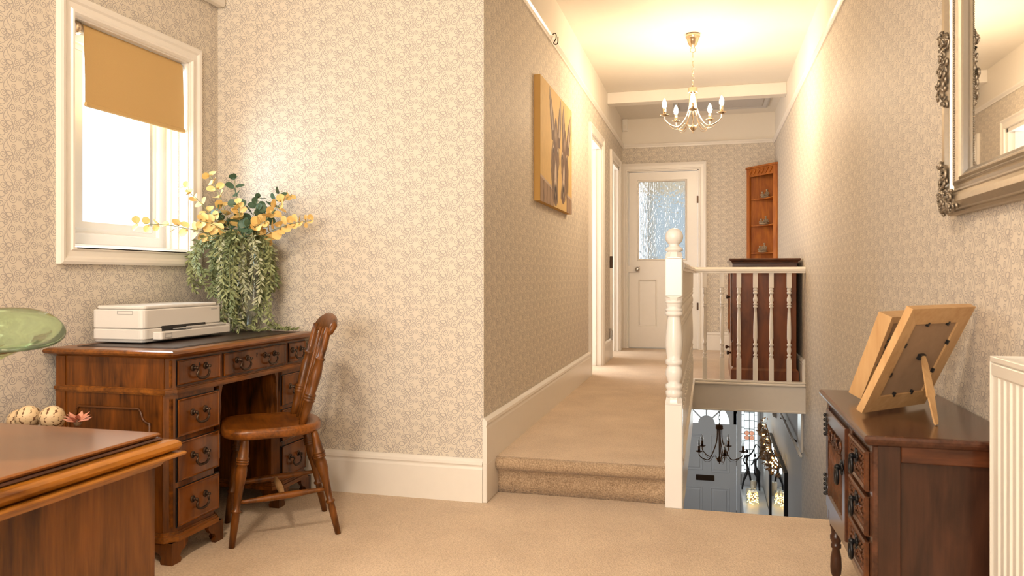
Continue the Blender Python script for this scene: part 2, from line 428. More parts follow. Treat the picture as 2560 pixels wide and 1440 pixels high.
    def frame(s, prof, a, b, c, d, plane, base):
        """mitred frame: prof = [(inward offset, height off the plane)] round the rectangle a..b x c..d;
        plane 'X+'/'X-'/'Y-'/'Z+' gives the facing; base its coordinate"""
        n = len(prof); vs = []
        for (sx, sy) in ((0, 0), (1, 0), (1, 1), (0, 1)):
            for o, h in prof:
                x = (a + o) if sx == 0 else (b - o); y = (c + o) if sy == 0 else (d - o)
                ax, sgn = plane[0], (1 if plane[1] == '+' else -1)
                q = base + sgn * h
                vs.append({'X': (q, x, y), 'Y': (x, q, y), 'Z': (x, y, q)}[ax])
        fs = []
        for k in range(4):
            k2 = (k + 1) % 4
            for i in range(n): fs.append((k * n + i, k2 * n + i, k2 * n + (i + 1) % n, k * n + (i + 1) % n))
        return s.add(vs, fs)
    def leaf(s, p, d, nrm, l, w, fold=0.15):
        d = d.normalized(); a = d.cross(nrm)
        if a.length < 1e-3: a = d.orthogonal()
        a.normalize(); nn = a.cross(d)
        P = [p, p + d * l * .3 + a * w * .42, p + d * l * .65 + a * w * .45, p + d * l, p + d * l * .65 - a * w * .45, p + d * l * .3 - a * w * .42,
             p + d * l * .3 - nn * w * fold, p + d * l * .65 - nn * w * fold]
        return s.add(P, [(0, 1, 6), (1, 2, 7, 6), (2, 3, 7), (3, 4, 7), (4, 5, 6, 7), (5, 0, 6)], True)

WL = {}      # world origin of every object
def add_obj(name, mesh, parent=None, origin=(0, 0, 0)):
    o = bpy.data.objects.new(name, mesh); S.collection.objects.link(o)
    o.parent = parent
    pl = WL[parent.name] if parent else Vector((0, 0, 0))
    o.location = Vector(origin) - pl
    WL[o.name] = Vector(origin)
    return o
def build(mb, name, mats, parent=None, kind=None, label=None, cat=None, group=None, midx=None, local=False):
    """one mesh object; vertices in world coordinates unless local (then in the parent's)"""
    if parent is not None and not local: org = WL[parent.name]
    elif parent is not None: org = WL[parent.name]
    else:
        xs = [v[0] for v in mb.v]; ys = [v[1] for v in mb.v]; zs = [v[2] for v in mb.v]
        org = Vector(((min(xs) + max(xs)) / 2, (min(ys) + max(ys)) / 2, min(zs)))
    vv = [tuple(Vector(p) - (Vector((0, 0, 0)) if local else org)) for p in mb.v]
    me = bpy.data.meshes.new(name); me.from_pydata(vv, [], mb.f)
    if not isinstance(mats, (list, tuple)): mats = [mats]
    for m in mats: me.materials.append(m)
    me.polygons.foreach_set('use_smooth', mb.smooth)
    if midx: me.polygons.foreach_set('material_index', midx)
    me.update()
    import bmesh
    bm = bmesh.new(); bm.from_mesh(me); bmesh.ops.recalc_face_normals(bm, faces=bm.faces); bm.to_mesh(me); bm.free()
    o = add_obj(name, me, parent, org)
    tag(o, label, cat, group, kind)
    return o
def tag(o, label=None, cat=None, group=None, kind=None):
    if label: o['label'] = label
    if cat: o['category'] = cat
    if group: o['group'] = group
    if kind: o['kind'] = kind
    return o
def thing(name, label, cat, loc, rz=0.0, group=None):
    o = bpy.data.objects.new(name, None); S.collection.objects.link(o)
    o.empty_display_size = 0.1
    o.location = loc; o.rotation_euler = (0, 0, rz); WL[o.name] = Vector(loc)
    return tag(o, label, cat, group)
def clone(o, parent=None):
    c = o.copy(); S.collection.objects.link(c); c.parent = parent
    for ch in [x for x in o.children]: clone(ch, c)
    return c
def struct(mb, name, mat, parent=None, label=None):
    return build(mb, name, mat, parent, kind=None if parent else 'structure', label=label)
def cylx(mb, x0, x1, y, z, r, seg=16):
    mb.tube([(x0, y, z), (x1, y, z)], r, seg)
def Q(pts, n=8):
    """smooth curve through points"""
    P = [Vector(p) for p in pts]; P = [2 * P[0] - P[1]] + P + [2 * P[-1] - P[-2]]; out = []
    for i in range(1, len(P) - 2):
        for k in range(n):
            t = k / n
            out.append(0.5 * ((2 * P[i]) + (P[i + 1] - P[i - 1]) * t + (2 * P[i - 1] - 5 * P[i] + 4 * P[i + 1] - P[i + 2]) * t * t + (3 * P[i] - P[i - 1] - 3 * P[i + 1] + P[i + 2]) * t ** 3))
    out.append(P[-2]); return out
# ------------------------------------------------------------------ room
XL, XC, XR, YB, YF, ZU, ZC, ZR = -2.32, -0.965, 0.70, 3.21, 8.75, 0.172, 2.80, 2.48
XS = -0.13            # left side of the stairwell
HF = -2.60            # hall floor
# floors
struct(MB().box(XL, XR, -2.0, 3.33, -0.22, 0.0).box(XC, XS - .03, 3.33, 3.42, -0.22, 0.0), 'floor', M['carpet'])
mb = MB()
mb.box(XC, XS, 3.42, YF, -0.10, ZU); mb.box(XC, XS, 3.356, 3.42, 0.155, ZU); mb.box(XC - .13, XC, 6.25, 8.45, -0.10, ZU - .0005); mb.box(XS, XR, 6.05, YF, -0.03, ZU)
struct(mb, 'floor_upper', M['carpet'])
# carpeted step with rounded nosing
prof = [(3.42, -.0), (3.375, -.0), (3.368, .05), (3.366, .10), (3.355, .118)]
for k in range(9):
    a = -PI / 2 + PI * k / 8
    prof.append((3.352 - 0.030 * math.cos(a), 0.142 + 0.030 * math.sin(a)))
prof += [(3.372, ZU - .008), (3.42, ZU - .01)]
def carpet_step():
    m = MB(); n = 60; x0, x1 = XC + .02, -0.155; vs = []
    for i in range(n + 1):
        x = x0 + (x1 - x0) * i / n
        for (y, z) in prof:
            vs.append((x, y + random.uniform(-.0015, .0015), z + random.uniform(-.001, .001)))
    k = len(prof)
    fs = [(i * k + j, (i + 1) * k + j, (i + 1) * k + j + 1, i * k + j + 1) for i in range(n) for j in range(k - 1)]
    fs += [tuple(range(k)), tuple(n * k + j for j in reversed(range(k)))]
    m.add(vs, fs, True); return m
struct(carpet_step(), 'floor_step', M['carpet_shaded'])
# ceilings
mb = MB(); mb.box(XL, XR, -2.0, YB, ZC, ZC + .1); mb.box(XC, XR, YB, YF, ZC, ZC + .1)
struct(mb, 'ceiling', M['ceiling'])
# walls
mb = MB()
wy0, wy1, wz0, wz1 = 2.335, 2.995, 1.10, 1.985
mb.box(XL - .25, XL, -2.0, wy0, 0, ZC); mb.box(XL - .25, XL, wy1, YB + .1, 0, ZC)
mb.box(XL - .25, XL, wy0, wy1, 0, wz0); mb.box(XL - .25, XL, wy0, wy1, wz1, ZC)
struct(mb, 'wall_left', M['paper_x'])
struct(MB().box(XL, XC - .1, YB, YB + .1, 0, ZC).box(XC - .1, XC, YB, YB + .1, 0, ZC), 'wall_front', M['paper_y'])
mb = MB()
D1 = (6.31, 6.99); D2 = (7.70, 8.40); DT = 2.20
mb.box(XC - .1, XC, YB + .1, D1[0], ZU, ZC); mb.box(XC - .1, XC, D1[1], D2[0], ZU, ZC); mb.box(XC - .1, XC, D2[1], YF + .1, ZU, ZC)
mb.box(XC - .1, XC, D1[0], D1[1], DT, ZC); mb.box(XC - .1, XC, D2[0], D2[1], DT, ZC)
mb.box(XC - .1, XC, YB + .1, 3.42, 0, ZU)
struct(mb, 'wall_corridor', M['paper_x'])
mb = MB()
fx0, fx1 = -0.905, -0.112
mb.box(XC - .1, fx0, YF, YF + .12, ZU, ZC); mb.box(fx1, XR + .1, YF, YF + .12, ZU, ZC); mb.box(fx0, fx1, YF, YF + .12, 2.20, ZC)
struct(mb, 'wall_far', M['paper_y'])
mb = MB(); mb.box(XR, XR + .1, -2.0, 6.27, HF, ZC); mb.box(XR, XR + .1, 6.27, YF, -.05, ZC)
struct(mb, 'wall_right', M['paper_x'])
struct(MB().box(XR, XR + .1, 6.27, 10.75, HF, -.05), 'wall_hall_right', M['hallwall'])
mb = MB()
mb.box(XL, XR, -2.1, -2.0, 0, .75); mb.box(XL, XR, -2.1, -2.0, 2.15, ZC); mb.box(XL, -1.85, -2.1, -2.0, .75, 2.15); mb.box(.05, XR, -2.1, -2.0, .75, 2.15)
struct(mb, 'wall_back', M['paper_y'])
# rooms beyond the doors
struct(MB().box(-2.3, -2.2, 6.0, 8.9, ZU, ZC).box(-2.3, XC - .1, 5.9, 6.0, ZU, ZC).box(-2.3, XC - .1, 8.85, 8.95, ZU, ZC).box(-2.3, XC - .1, 5.9, 8.95, ZU - .1, ZU).box(-2.3, XC - .1, 5.9, 8.95, ZC, ZC + .1),
       'wall_side_room', M['cream'])
mb = MB().box(-1.3, -1.2, YF + .12, 11.5, ZU, ZC).box(.8, .9, YF + .12, 11.5, ZU, ZC).box(-1.3, .9, YF + .12, 11.6, ZU - .1, ZU).box(-1.3, .9, YF + .12, 11.6, ZC, ZC + .1)
mb.box(-1.3, .9, 11.5, 11.6, ZU, 1.0).box(-1.3, .9, 11.5, 11.6, 2.25, ZC).box(-1.3, -1.1, 11.5, 11.6, 1.0, 2.25).box(.3, .9, 11.5, 11.6, 1.0, 2.25)
struct(mb, 'wall_bedroom', M['cream'])
# hall below
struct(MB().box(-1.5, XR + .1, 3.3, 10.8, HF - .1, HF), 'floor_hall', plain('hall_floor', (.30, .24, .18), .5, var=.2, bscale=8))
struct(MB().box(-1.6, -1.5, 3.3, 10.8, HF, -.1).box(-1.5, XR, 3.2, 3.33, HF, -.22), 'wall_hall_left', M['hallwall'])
struct(MB().box(-1.5, XR, YF + .12, 10.8, -.13, -.03), 'ceiling_hall', M['ceiling'])
# ---- trims
def skirt(mb, ax, a0, a1, base, face, z0, h=0.165):
    """baseboard along axis ax; face = +-1, the side it looks to"""
    p = [(0, 0), (.020, 0), (.020, h - .045), (.017, h - .035), (.018, h - .030), (.022, h - .024), (.020, h - .012), (.012, h - .004), (.006, h), (0, h)]
    poly = [(base + face * q[0], z0 + q[1]) for q in p]
    if ax == 'Y': mb.prism(poly, 'Y', a0, a1)
    else: mb.prism(poly, 'X', a0, a1)
mb = MB(); skirt(mb, 'X', XL, XC - .001, YB, -1, 0, .19); struct(mb, 'baseboard_front', M['gloss'])
mb = MB(); skirt(mb, 'Y', -2.0, YB, XL, 1, 0, .19); struct(mb, 'baseboard_left', M['gloss'])
mb = MB()
skirt(mb, 'Y', YB - .0195, D1[0] - .075, XC, 1, ZU - .001, .20); skirt(mb, 'Y', D1[1] + .085, D2[0] - .08, XC, 1, ZU, .20)
mb.box(XC, XC + .0205, YB - .0205, 3.38, 0, ZU - .001, .003)
struct(mb, 'baseboard_corridor', M['gloss'])
mb = MB(); skirt(mb, 'X', fx1 + .085, XR, YF, -1, ZU, .20); struct(mb, 'baseboard_far', M['gloss'])
mb = MB(); skirt(mb, 'Y', -2.0, 3.33, XR, -1, 0, .19); skirt(mb, 'Y', 6.05, YF, XR, -1, ZU, .20); struct(mb, 'baseboard_right', M['gloss'])
def rail(mb, ax, a0, a1, base, face, z):
    p = [(0, -.022), (.010, -.022), (.012, -.012), (.018, -.006), (.026, .004), (.026, .012), (.014, .016), (.012, .022), (0, .022)]
    poly = [(base + face * q[0], z + q[1]) for q in p]
    mb.prism(poly, ax, a0, a1)
mb = MB()
rail(mb, 'Y', YB, YF, XC, 1, ZR + .01); rail(mb, 'X', XC, XR, YF, -1, ZR + .01)
struct(mb, 'trim_1', M['gloss'])
mb = MB(); rail(mb, 'Y', -2.0, YF, XR, -1, ZR); struct(mb, 'trim_2', M['gloss'])
mb = MB(); rail(mb, 'X', XL, XC, YB, -1, ZR); rail(mb, 'Y', -2.0, YB, XL, 1, ZR); struct(mb, 'trim_3', M['gloss'])
struct(MB().box(XC, XR, 7.42, 7.56, 2.69, ZC, .004), 'trim_4', M['gloss'])          # ceiling beam
struct(MB().box(XL, XL + .05, 1.0, YB, 2.305, 2.50, .01), 'trim_5', M['ceiling'])    # boxing high in the corner
# stairwell edge: fascia under the balustrade, side wall, strings
mb = MB()
mb.box(XS - .01, XR, 6.02, 6.05, -.032, .172)
mb.box(XS - .012, XR, 6.012, 6.02, -.032, -.018, .002)
mb.box(XS - .03, XR, 5.995, 6.075, .168, .188, .006)
struct(mb, 'trim_6', M['gloss'])
mb = MB()
mb.box(XS - .015, XS + .012, 3.40, 6.05, -.13, .165)
mb.box(XS - .06, XS + .025, 3.40, 6.0, .165, .185, .006)
mb.box(XS - .03, XS + .0, 3.352, 3.43, -.22, .168)
struct(mb, 'trim_7', M['gloss'])
mb = MB()
pts = [(3.40, -.13), (3.40, -.30), (3.55, -.32), (3.70, -.37), (3.78, -.46), (3.85, -.70), (4.30, -1.15), (4.30, -2.6), (3.33, -2.6), (3.33, -.13)]
mb.prism(pts, 'X', XS - .02, XS + .02)
struct(mb, 'trim_8', M['gloss'])
mb = MB()
mb.prism([(6.19, .02), (6.19, -.36), (6.43, -.44), (6.43, .02)], 'X', XR - .012, XR)
struct(mb, 'trim_9', M['gloss'])
# stairs down
mb = MB(); n = 13
for i in range(1, n):
    z = -.2 * i; y = 3.33 + .2 * (i - 1)
    mb.box(XS + .02, XR - .02, y, y + .23, z - .2, z)
struct(mb, 'floor_stairs', M['carpet'])
# ceiling hatch beyond the beam
mb = MB(); mb.frame([(0, 0), (0, .018), (.02, .022), (.05, .014), (.05, 0)], -.36, .60, 7.86, 8.42, 'Z-', ZC)
mb.box(-.30, .54, 7.92, 8.36, ZC - .008, ZC)
struct(mb, 'trim_10', plain('loft_hatch_paint', (.52, .50, .48), .6))
# ---- door casings
ARC = [(0, 0), (0, .022), (.012, .024), (.022, .018), (.030, .014), (.062, .014), (.068, .020), (.078, .020), (.082, .012), (.082, 0)]
def casing(mb, ax, a0, a1, ztop, base, face, z0, w=.08):
    """three-sided architrave: outer rectangle a0..a1, top ztop"""
    n = len(ARC); vs = []
    for (e, zz) in ((0, 'b'), (0, 't'), (1, 't'), (1, 'b')):
        for o, h in ARC:
            o = o * w / .082
            a = (a0 + o) if e == 0 else (a1 - o); z = z0 if zz == 'b' else ztop - o
            q = base + face * h
            vs.append((q, a, z) if ax == 'X' else (a, q, z))
    fs = [(k * n + i, (k + 1) * n + i, (k + 1) * n + (i + 1) % n, k * n + (i + 1) % n) for k in range(3) for i in range(n)]
    mb.add(vs, fs)
for idx, (d, nm) in enumerate(((D1, 'door_1'), (D2, 'door_2'))):
    root = bpy.data.objects.new(nm, None); S.collection.objects.link(root); root.location = (XC, d[0], ZU); WL[nm] = Vector(root.location); root['kind'] = 'structure'
    mb = MB(); casing(mb, 'X', d[0] - .08, d[1] + .08, DT + .08, XC, 1, ZU)
    build(mb, 'door_casing', M['gloss'], root)
    mb = MB()
    mb.box(XC - .12, XC, d[1] - .03, d[1], ZU, DT).box(XC - .12, XC, d[0], d[0] + .03, ZU, DT).box(XC - .12, XC, d[0], d[1], DT - .03, DT)
    mb.box(XC - .09, XC - .045, d[1] - .045, d[1] - .03, ZU, DT - .03).box(XC - .09, XC - .045, d[0] + .03, d[0] + .045, ZU, DT - .03)
    build(mb, 'door_jamb', M['gloss'], root)
    # the door leaf stands open into the side room
    mb = MB().box(XC - .85, XC - .12, d[0] + .035, d[0] + .075, ZU + .01, DT - .04, .002)
    build(mb, 'door_leaf', M['gloss'], root)
    if idx == 1:
        mb = MB().box(XC + .0, XC + .028, d[0] - .088, d[0] - .055, 1.08, 1.20, .003)
        build(mb, 'latch_case', M['bronze'], root)
        mb = MB().box(XC, XC + .03, d[0] - .09, d[0] - .05, .36, .45, .003); mb.box(XC, XC + .02, d[0] - .13, d[0] - .09, .34, .47, .003)
        build(mb, 'hinge', M['chrome'], root)
# far door with reeded glass
root = bpy.data.objects.new('door_3', None); S.collection.objects.link(root); root.location = (-.51, YF, ZU); WL['door_3'] = Vector(root.location); root['kind'] = 'structure'
mb = MB(); casing(mb, 'Y', fx0 - .085, fx1 + .085, 2.285, YF, -1, ZU, .085); build(mb, 'door_casing', M['gloss'], root)
mb = MB(); mb.box(fx0, fx0 + .012, YF, YF + .12, ZU, 2.2).box(fx1 - .012, fx1, YF, YF + .12, ZU, 2.2).box(fx0, fx1, YF, YF + .12, 2.19, 2.2); build(mb, 'door_jamb', M['gloss'], root)
mb = MB(); dy = YF + .012; x0, x1 = fx0 + .016, fx1 - .016
gx0, gx1, gz0, gz1 = -.785, -.249, 1.185, 2.085
mb.box(x0, gx0, dy, dy + .04, ZU + .012, 2.185).box(gx1, x1, dy, dy + .04, ZU + .012, 2.185)
mb.box(gx0, gx1, dy, dy + .04, gz1, 2.185).box(gx0, gx1, dy, dy + .04, .96, gz1 - .9).box(gx0, gx1, dy, dy + .04, ZU + .012, .42)
xm = (gx0 + gx1) / 2
mb.box(xm - .055, xm + .055, dy, dy + .04, .42, .96)
for a, b in ((gx0, xm - .055), (xm + .055, gx1)):
    mb.box(a, b, dy + .014, dy + .03, .42, .96)
    mb.frame([(0, 0), (.004, .003), (.012, 0), (.02, -.012), (.02, -.014), (0, -.014)], a, b, .42, .96, 'Y-', dy)
mb.frame([(-.012, 0), (-.004, .006), (.006, .004), (.012, -.01), (-.012, -.01)], gx0, gx1, gz0, gz1, 'Y-', dy)
build(mb, 'door_leaf', M['gloss'], root)
mb = MB().box(gx0, gx1, dy + .018, dy + .024, gz0, gz1); build(mb, 'pane', M['reeded'], root)
mb = MB().tube([(-.79, dy, 1.075), (-.79, dy - .03, 1.075)], .009, 10)
mb.m = Matrix.Translation((-.79, dy - .045, 1.075)); mb.ball((0, 0, 0), .028, 12, (1, .75, 1)); mb.m = Matrix.Identity(4)
build(mb, 'door_knob', M['chrome'], root)
mb = MB().box(-.90, -.765, dy - .014, dy, 1.04, 1.115, .003); build(mb, 'lock_case', M['gloss'], root)
mb = MB().box(fx1 - .02, fx1, YF - .012, YF + .01, .62, .70).box(fx1 - .02, fx1, YF - .012, YF + .01, 1.82, 1.9); build(mb, 'hinge', M['bronze'], root)
# bedroom back window
struct(MB().box(-1.1, .3, 11.53, 11.545, 1.0, 2.25), 'window_3', M['pane'])
struct(MB().frame([(0, 0), (0, .05), (.05, .05), (.05, 0)], -1.1, .3, 1.0, 2.25, 'Y-', 11.53).box(-.43, -.37, 11.48, 11.53, 1.0, 2.25), 'trim_11', M['upvc'])
# invented window and frame behind the camera, out of view, for the fill
struct(MB().box(-1.85, .05, -2.06, -2.05, .75, 2.15), 'window_2_added', M['pane'])
struct(MB().frame([(-.08, 0), (-.08, .02), (0, .02), (.05, -.03), (.05, -.05), (-.08, -.01)], -1.85, .05, .75, 2.15, 'Y+', -2.0).box(-.93, -.87, -2.07, -2.03, .75, 2.15), 'trim_12', M['upvc'])
# ------------------------------------------------------------------ window over the desk
root = bpy.data.objects.new('window_1', None); S.collection.objects.link(root); root.location = (XL, 2.66, 1.1); WL['window_1'] = Vector(root.location); root['kind'] = 'structure'
mb = MB(); mb.frame([(0, 0), (0, .022), (.010, .026), (.022, .024), (.030, .017), (.050, .015), (.056, .022), (.064, .022), (.070, .014), (.070, 0)], 2.265, 3.065, 1.045, 2.055, 'X+', XL)
mb.frame([(0, 0), (0, .012), (.012, .012), (.014, 0)], 2.325, 3.005, 1.098, 1.995, 'X+', XL)
build(mb, 'window_architrave', M['gloss'], root)
XG = XL - .15
mb = MB()
mb.box(XG, XL + .003, wy1 - .008, wy1 + .003, wz0, wz1).box(XG, XL + .003, wy0 - .003, wy0 + .008, wz0, wz1).box(XG, XL + .003, wy0, wy1, wz1 - .008, wz1 + .003).box(XG, XL + .003, wy0, wy1, wz0 - .003, wz0 + .008)
mb.box(XL - .06, XL - .045, wy1 - .015, wy1, wz0, wz1)
mb.box(XL - .1, XL - .085, wy1 - .02, wy1, wz0, wz1)
build(mb, 'window_reveal', M['gloss'], root)
mb = MB(); mb.box(XG, XL + .0, wy0, wy1, wz0, wz0 + .022, .005); mb.box(XL - .0, XL + .022, wy0 - .0, wy1, wz0 - .0, wz0 + .012, .004)
build(mb, 'window_sill', M['gloss'], root)
mb = MB()
mb.frame([(0, -.03), (0, .03), (.012, .034), (.05, .034), (.056, .02), (.075, .02), (.085, .008), (.085, -.03)], wy0, wy1, wz0 + .02, wz1, 'X+', XG)
mb.box(XG - .02, XG + .028, wy0 + .08, wy0 + .18, wz0 + .09, wz1 - .08, .004)
mb.box(XG - .02, XG + .024, wy0 + .16, wy1 - .08, wz0 + .09, wz0 + .125, .004)
build(mb, 'window_frame', M['upvc'], root)
mb = MB().box(XG - .002, XG + .004, wy0 + .1, wy1 - .08, wz0 + .1, wz1 - .07); build(mb, 'pane', M['pane'], root)
mb = MB().box(XG + .004, XG + .02, wy1 - .095, wy1 - .08, wz0 + .12, wz1 - .07).box(XG + .004, XG + .018, wy0 + .18, wy0 + .188, wz0 + .12, wz1 - .07); build(mb, 'glazing_bead', M['printer_grey'], root)
# roller blind
bl = thing('roller_blind', 'mustard yellow fabric roller blind pulled partly down over the bright window', 'blind', (XL - .03, 2.68, 1.66))
bx = XL - .012; byr = (2.405, 2.972)
mb = MB().tube([(bx - .022, 2.35, 1.955), (bx - .022, 2.985, 1.955)], .019, 16); build(mb, 'roller_tube', M['upvc'], bl)
mb = MB().tube([(bx - .022, 2.372, 1.955), (bx - .022, 2.398, 1.955)], .026, 20); build(mb, 'end_cap', M['nickel'], bl)
mb = MB(); vs = []; n = 24
for i in range(n + 1):
    z = 1.975 - (1.975 - 1.668) * i / n
    for j in range(3):
        y = byr[0] + (byr[1] - byr[0]) * j / 2 + .006 * (i / n)
        vs.append((bx - .002 + .004 * math.sin(i / n * 2.5) + (0 if i else -.012), y, z))
mb.add(vs, [(i * 3 + j, i * 3 + j + 1, i * 3 + j + 4, i * 3 + j + 3) for i in range(n) for j in range(2)], True)
mb.add([(p[0] - .0015, p[1], p[2]) for p in vs], [(i * 3 + j, i * 3 + j + 3, i * 3 + j + 4, i * 3 + j + 1) for i in range(n) for j in range(2)], True)
build(mb, 'fabric', M['blind'], bl)
mb = MB().box(bx - .006, bx + .006, byr[0] + .004, byr[1] + .012, 1.655, 1.675, .004); build(mb, 'bottom_bar', M['blind'], bl)
mb = MB()
for k in range(60): mb.ball((bx - .03, 2.978, 1.94 - .0125 * k), .0028, 5)
build(mb, 'bead_chain', M['upvc'], bl, kind='stuff')
# ------------------------------------------------------------------ pedestal desk
desk = thing('pedestal_desk', 'mahogany kneehole desk with leather top standing under the window', 'desk', (-2.05, 2.70, 0))
DX0, DX1, DY0, DY1 = -2.285, -1.80, 2.235, 3.175
mb = MB()
def moulded_top(mb, x0, x1, y0, y1, prof):
    """solid slab with profile [(overhang, z)] on all four sides"""
    rings = []
    for o, z in prof: rings.append([(x0 - o, y0 - o, z), (x1 + o, y0 - o, z), (x1 + o, y1 + o, z), (x0 - o, y1 + o, z)])
    n = len(rings); vs = [p for r in rings for p in r]
    fs = [(i * 4 + k, i * 4 + (k + 1) % 4, (i + 1) * 4 + (k + 1) % 4, (i + 1) * 4 + k) for i in range(n - 1) for k in range(4)]
    fs += [(3, 2, 1, 0), tuple((n - 1) * 4 + k for k in range(4))]
    mb.add(vs, fs)
tx0, tx1, ty0, ty1 = DX0 + .012, DX1 - .0, DY0, DY1 - .012
moulded_top(mb, DX0 + .01, DX1, DY0, DY1 - .03, [(0, .712), (.006, .716), (.022, .719), (.034, .724), (.038, .731), (.034, .738), (.026, .742), (.0, .743)])
build(mb, 'desk_top', M['mahog_y'], desk)
mb = MB().box(DX0 + .05, DX1 - .02, DY0 + .04, DY1 - .06, .7425, .7445); build(mb, 'leather_inset', M['leather'], desk)
mb = MB(); mb.frame([(0, 0), (0, .0008), (.003, .0008), (.003, 0)], DX0 + .06, DX1 - .03, DY0 + .05, DY1 - .07, 'Z+', .7445)
mb.frame([(0, 0), (0, .0008), (.0015, .0008), (.0015, 0)], DX0 + .068, DX1 - .038, DY0 + .058, DY1 - .078, 'Z+', .7445)
build(mb, 'tooled_line', M['bronze'], desk)
ch = .034
def carc(mb, x0, x1, y0, y1, z0, z1, c=ch, both=True):
    poly = [(x0, y0), (x1 - c, y0), (x1, y0 + c), (x1, y1 - c if both else y1), (x1 - c if both else x1, y1), (x0, y1)]
    mb.prism(poly, 'Z', z0, z1)
mb = MB(); carc(mb, DX0, DX1, DY0, DY1 - .02, .60, .713, .026); build(mb, 'frieze_case', M['mahog'], desk)
mb = MB()
for o, z0, z1 in ((.004, .604, .608), (.012, .592, .604), (.006, .585, .592)):
    carc(mb, DX0 - .002, DX1 + o, DY0 - o, DY1 - .02 + min(o, .01), z0, z1, .028)
build(mb, 'waist_moulding', M['mahog_y'], desk)
# carved quirk on the corners: a scalloped strip
def corner_strip(mb, xc, yc, z0, z1, sgn=1):
    n = 14; vs = []
    for i in range(n + 1):
        t = i / n; w = .010 + .006 * math.sin(t * PI) + (.004 if .1 < t < .25 or .75 < t < .9 else 0)
        z = z0 + (z1 - z0) * t
        vs += [(xc - w, yc - sgn * .001, z), (xc + .003, yc + sgn * (-.004), z), (xc + .003 + .0, yc + sgn * w, z)]
    mb.add(vs, [(i * 3 + j, i * 3 + j + 1, i * 3 + j + 4, i * 3 + j + 3) for i in range(n) for j in range(2)])
PEDS = ((2.235, 2.500), (2.905, 3.155))
for k, (a, b) in enumerate(PEDS):
    mb = MB(); carc(mb, DX0, DX1, a, b, .10, .587)
    build(mb, 'pedestal', M['mahog'], desk)
    mb = MB()
    for o, z0, z1 in ((.014, .075, .092), (.008, .092, .100), (.004, .100, .106)): carc(mb, DX0, DX1 + o, a - o, b + min(o, .012), z0, z1)
    build(mb, 'plinth', M['mahog_y'], desk)
    # bracket feet
    fw = .085
    def foot_poly(s0, s1, back=False):
        d = 1 if s1 > s0 else -1
        return [(s0, .076), (s0, 0), (s0 + d * .045, 0), (s0 + d * .050, .012), (s0 + d * .043, .022), (s0 + d * .050, .036), (s0 + d * .068, .042), (s0 + d * fw, .060), (s0 + d * fw, .076)]
    for sx in (0, 1):
        for sy in (0, 1):
            xx = (DX1 + .01) if sx else DX0; yy = (b + .008) if sy else (a - .010)
            mb = MB()
            mb.prism(foot_poly(yy, yy + (1 if not sy else -1)), 'X', xx - .016 if sx else xx, xx if sx else xx + .016)
            e_ = .0007 if not sx else -.0007; mb.prism(foot_poly(xx + e_, xx + e_ + (1 if not sx else -1)), 'Y', yy + .0007 if not sy else yy - .016, yy + .016 if not sy else yy - .0007)
            build(mb, 'bracket_foot', M['mahog'], desk)
def swan_handle(par, x, y, z, w=.070):
    mb = MB()
    for s in (-1, 1):
        yy = y + s * w / 2
        mb.tube([(x, yy, z + .006), (x + .003, yy, z + .006)], .0125, 14)
        mb.tube([(x, yy, z + .006), (x + .016, yy, z + .006)], [.006, .0045], 10)
        mb.ball((x + .018, yy, z + .006), .0062, 8)
    pts = Q([(x + .018, y - w / 2, z + .006), (x + .019, y - w / 2 + .006, z - .004), (x + .018, y - w / 2 + .001, z - .018), (x + .019, y - w * .28, z - .031),
             (x + .019, y, z - .034), (x + .019, y + w * .28, z - .031), (x + .018, y + w / 2 - .001, z - .018), (x + .019, y + w / 2 - .006, z - .004), (x + .018, y + w / 2, z + .006)], 5)
    n = len(pts)
    mb.tube(pts, [.0028 + .0020 * math.sin(PI * i / (n - 1)) for i in range(n)], 7)
    build(mb, 'handle', M['bronze'], par)
def drawer(y0, y1, z0, z1, handles, key=False):
    mb = MB()
    mb.box(DX1 - .01, DX1 + .004, y0, y1, z0, z1, .001)
    mb.frame([(0, 0), (0, .006), (.003, .0075), (.005, .0045), (.008, .004), (.008, 0)], y0, y1, z0, z1, 'X+', DX1)
    d = build(mb, 'drawer', M['flame'], desk)
    build(MB().box(DX1 - .004, DX1 + .0008, y0 - .003, y1 + .003, z0 - .003, z1 + .003), 'shadow_gap', M['black'], d)
    for hy in handles: swan_handle(d, DX1 + .004, hy, (z0 + z1) / 2 + .004)
    if key:
        m = MB().tube([(DX1 + .003, (y0 + y1) / 2, z1 - .022), (DX1 + .0052, (y0 + y1) / 2, z1 - .022)], .0035, 10)
        m.box(DX1 + .003, DX1 + .0052, (y0 + y1) / 2 - .0016, (y0 + y1) / 2 + .0016, z1 - .035, z1 - .022)
        build(m, 'keyhole', M['black'], d)
    return d
drawer(2.262, 2.498, .617, .703, (2.378,), True)
drawer(2.522, 2.960, .617, .703, (2.640, 2.835), True)
drawer(2.985, 3.125, .617, .703, (3.05,), True)
for z0, z1 in ((.436, .567), (.280, .416), (.122, .256)):
    drawer(2.264, 2.492, z0, z1, (2.376,)); drawer(2.932, 3.128, z0, z1, (3.03,))
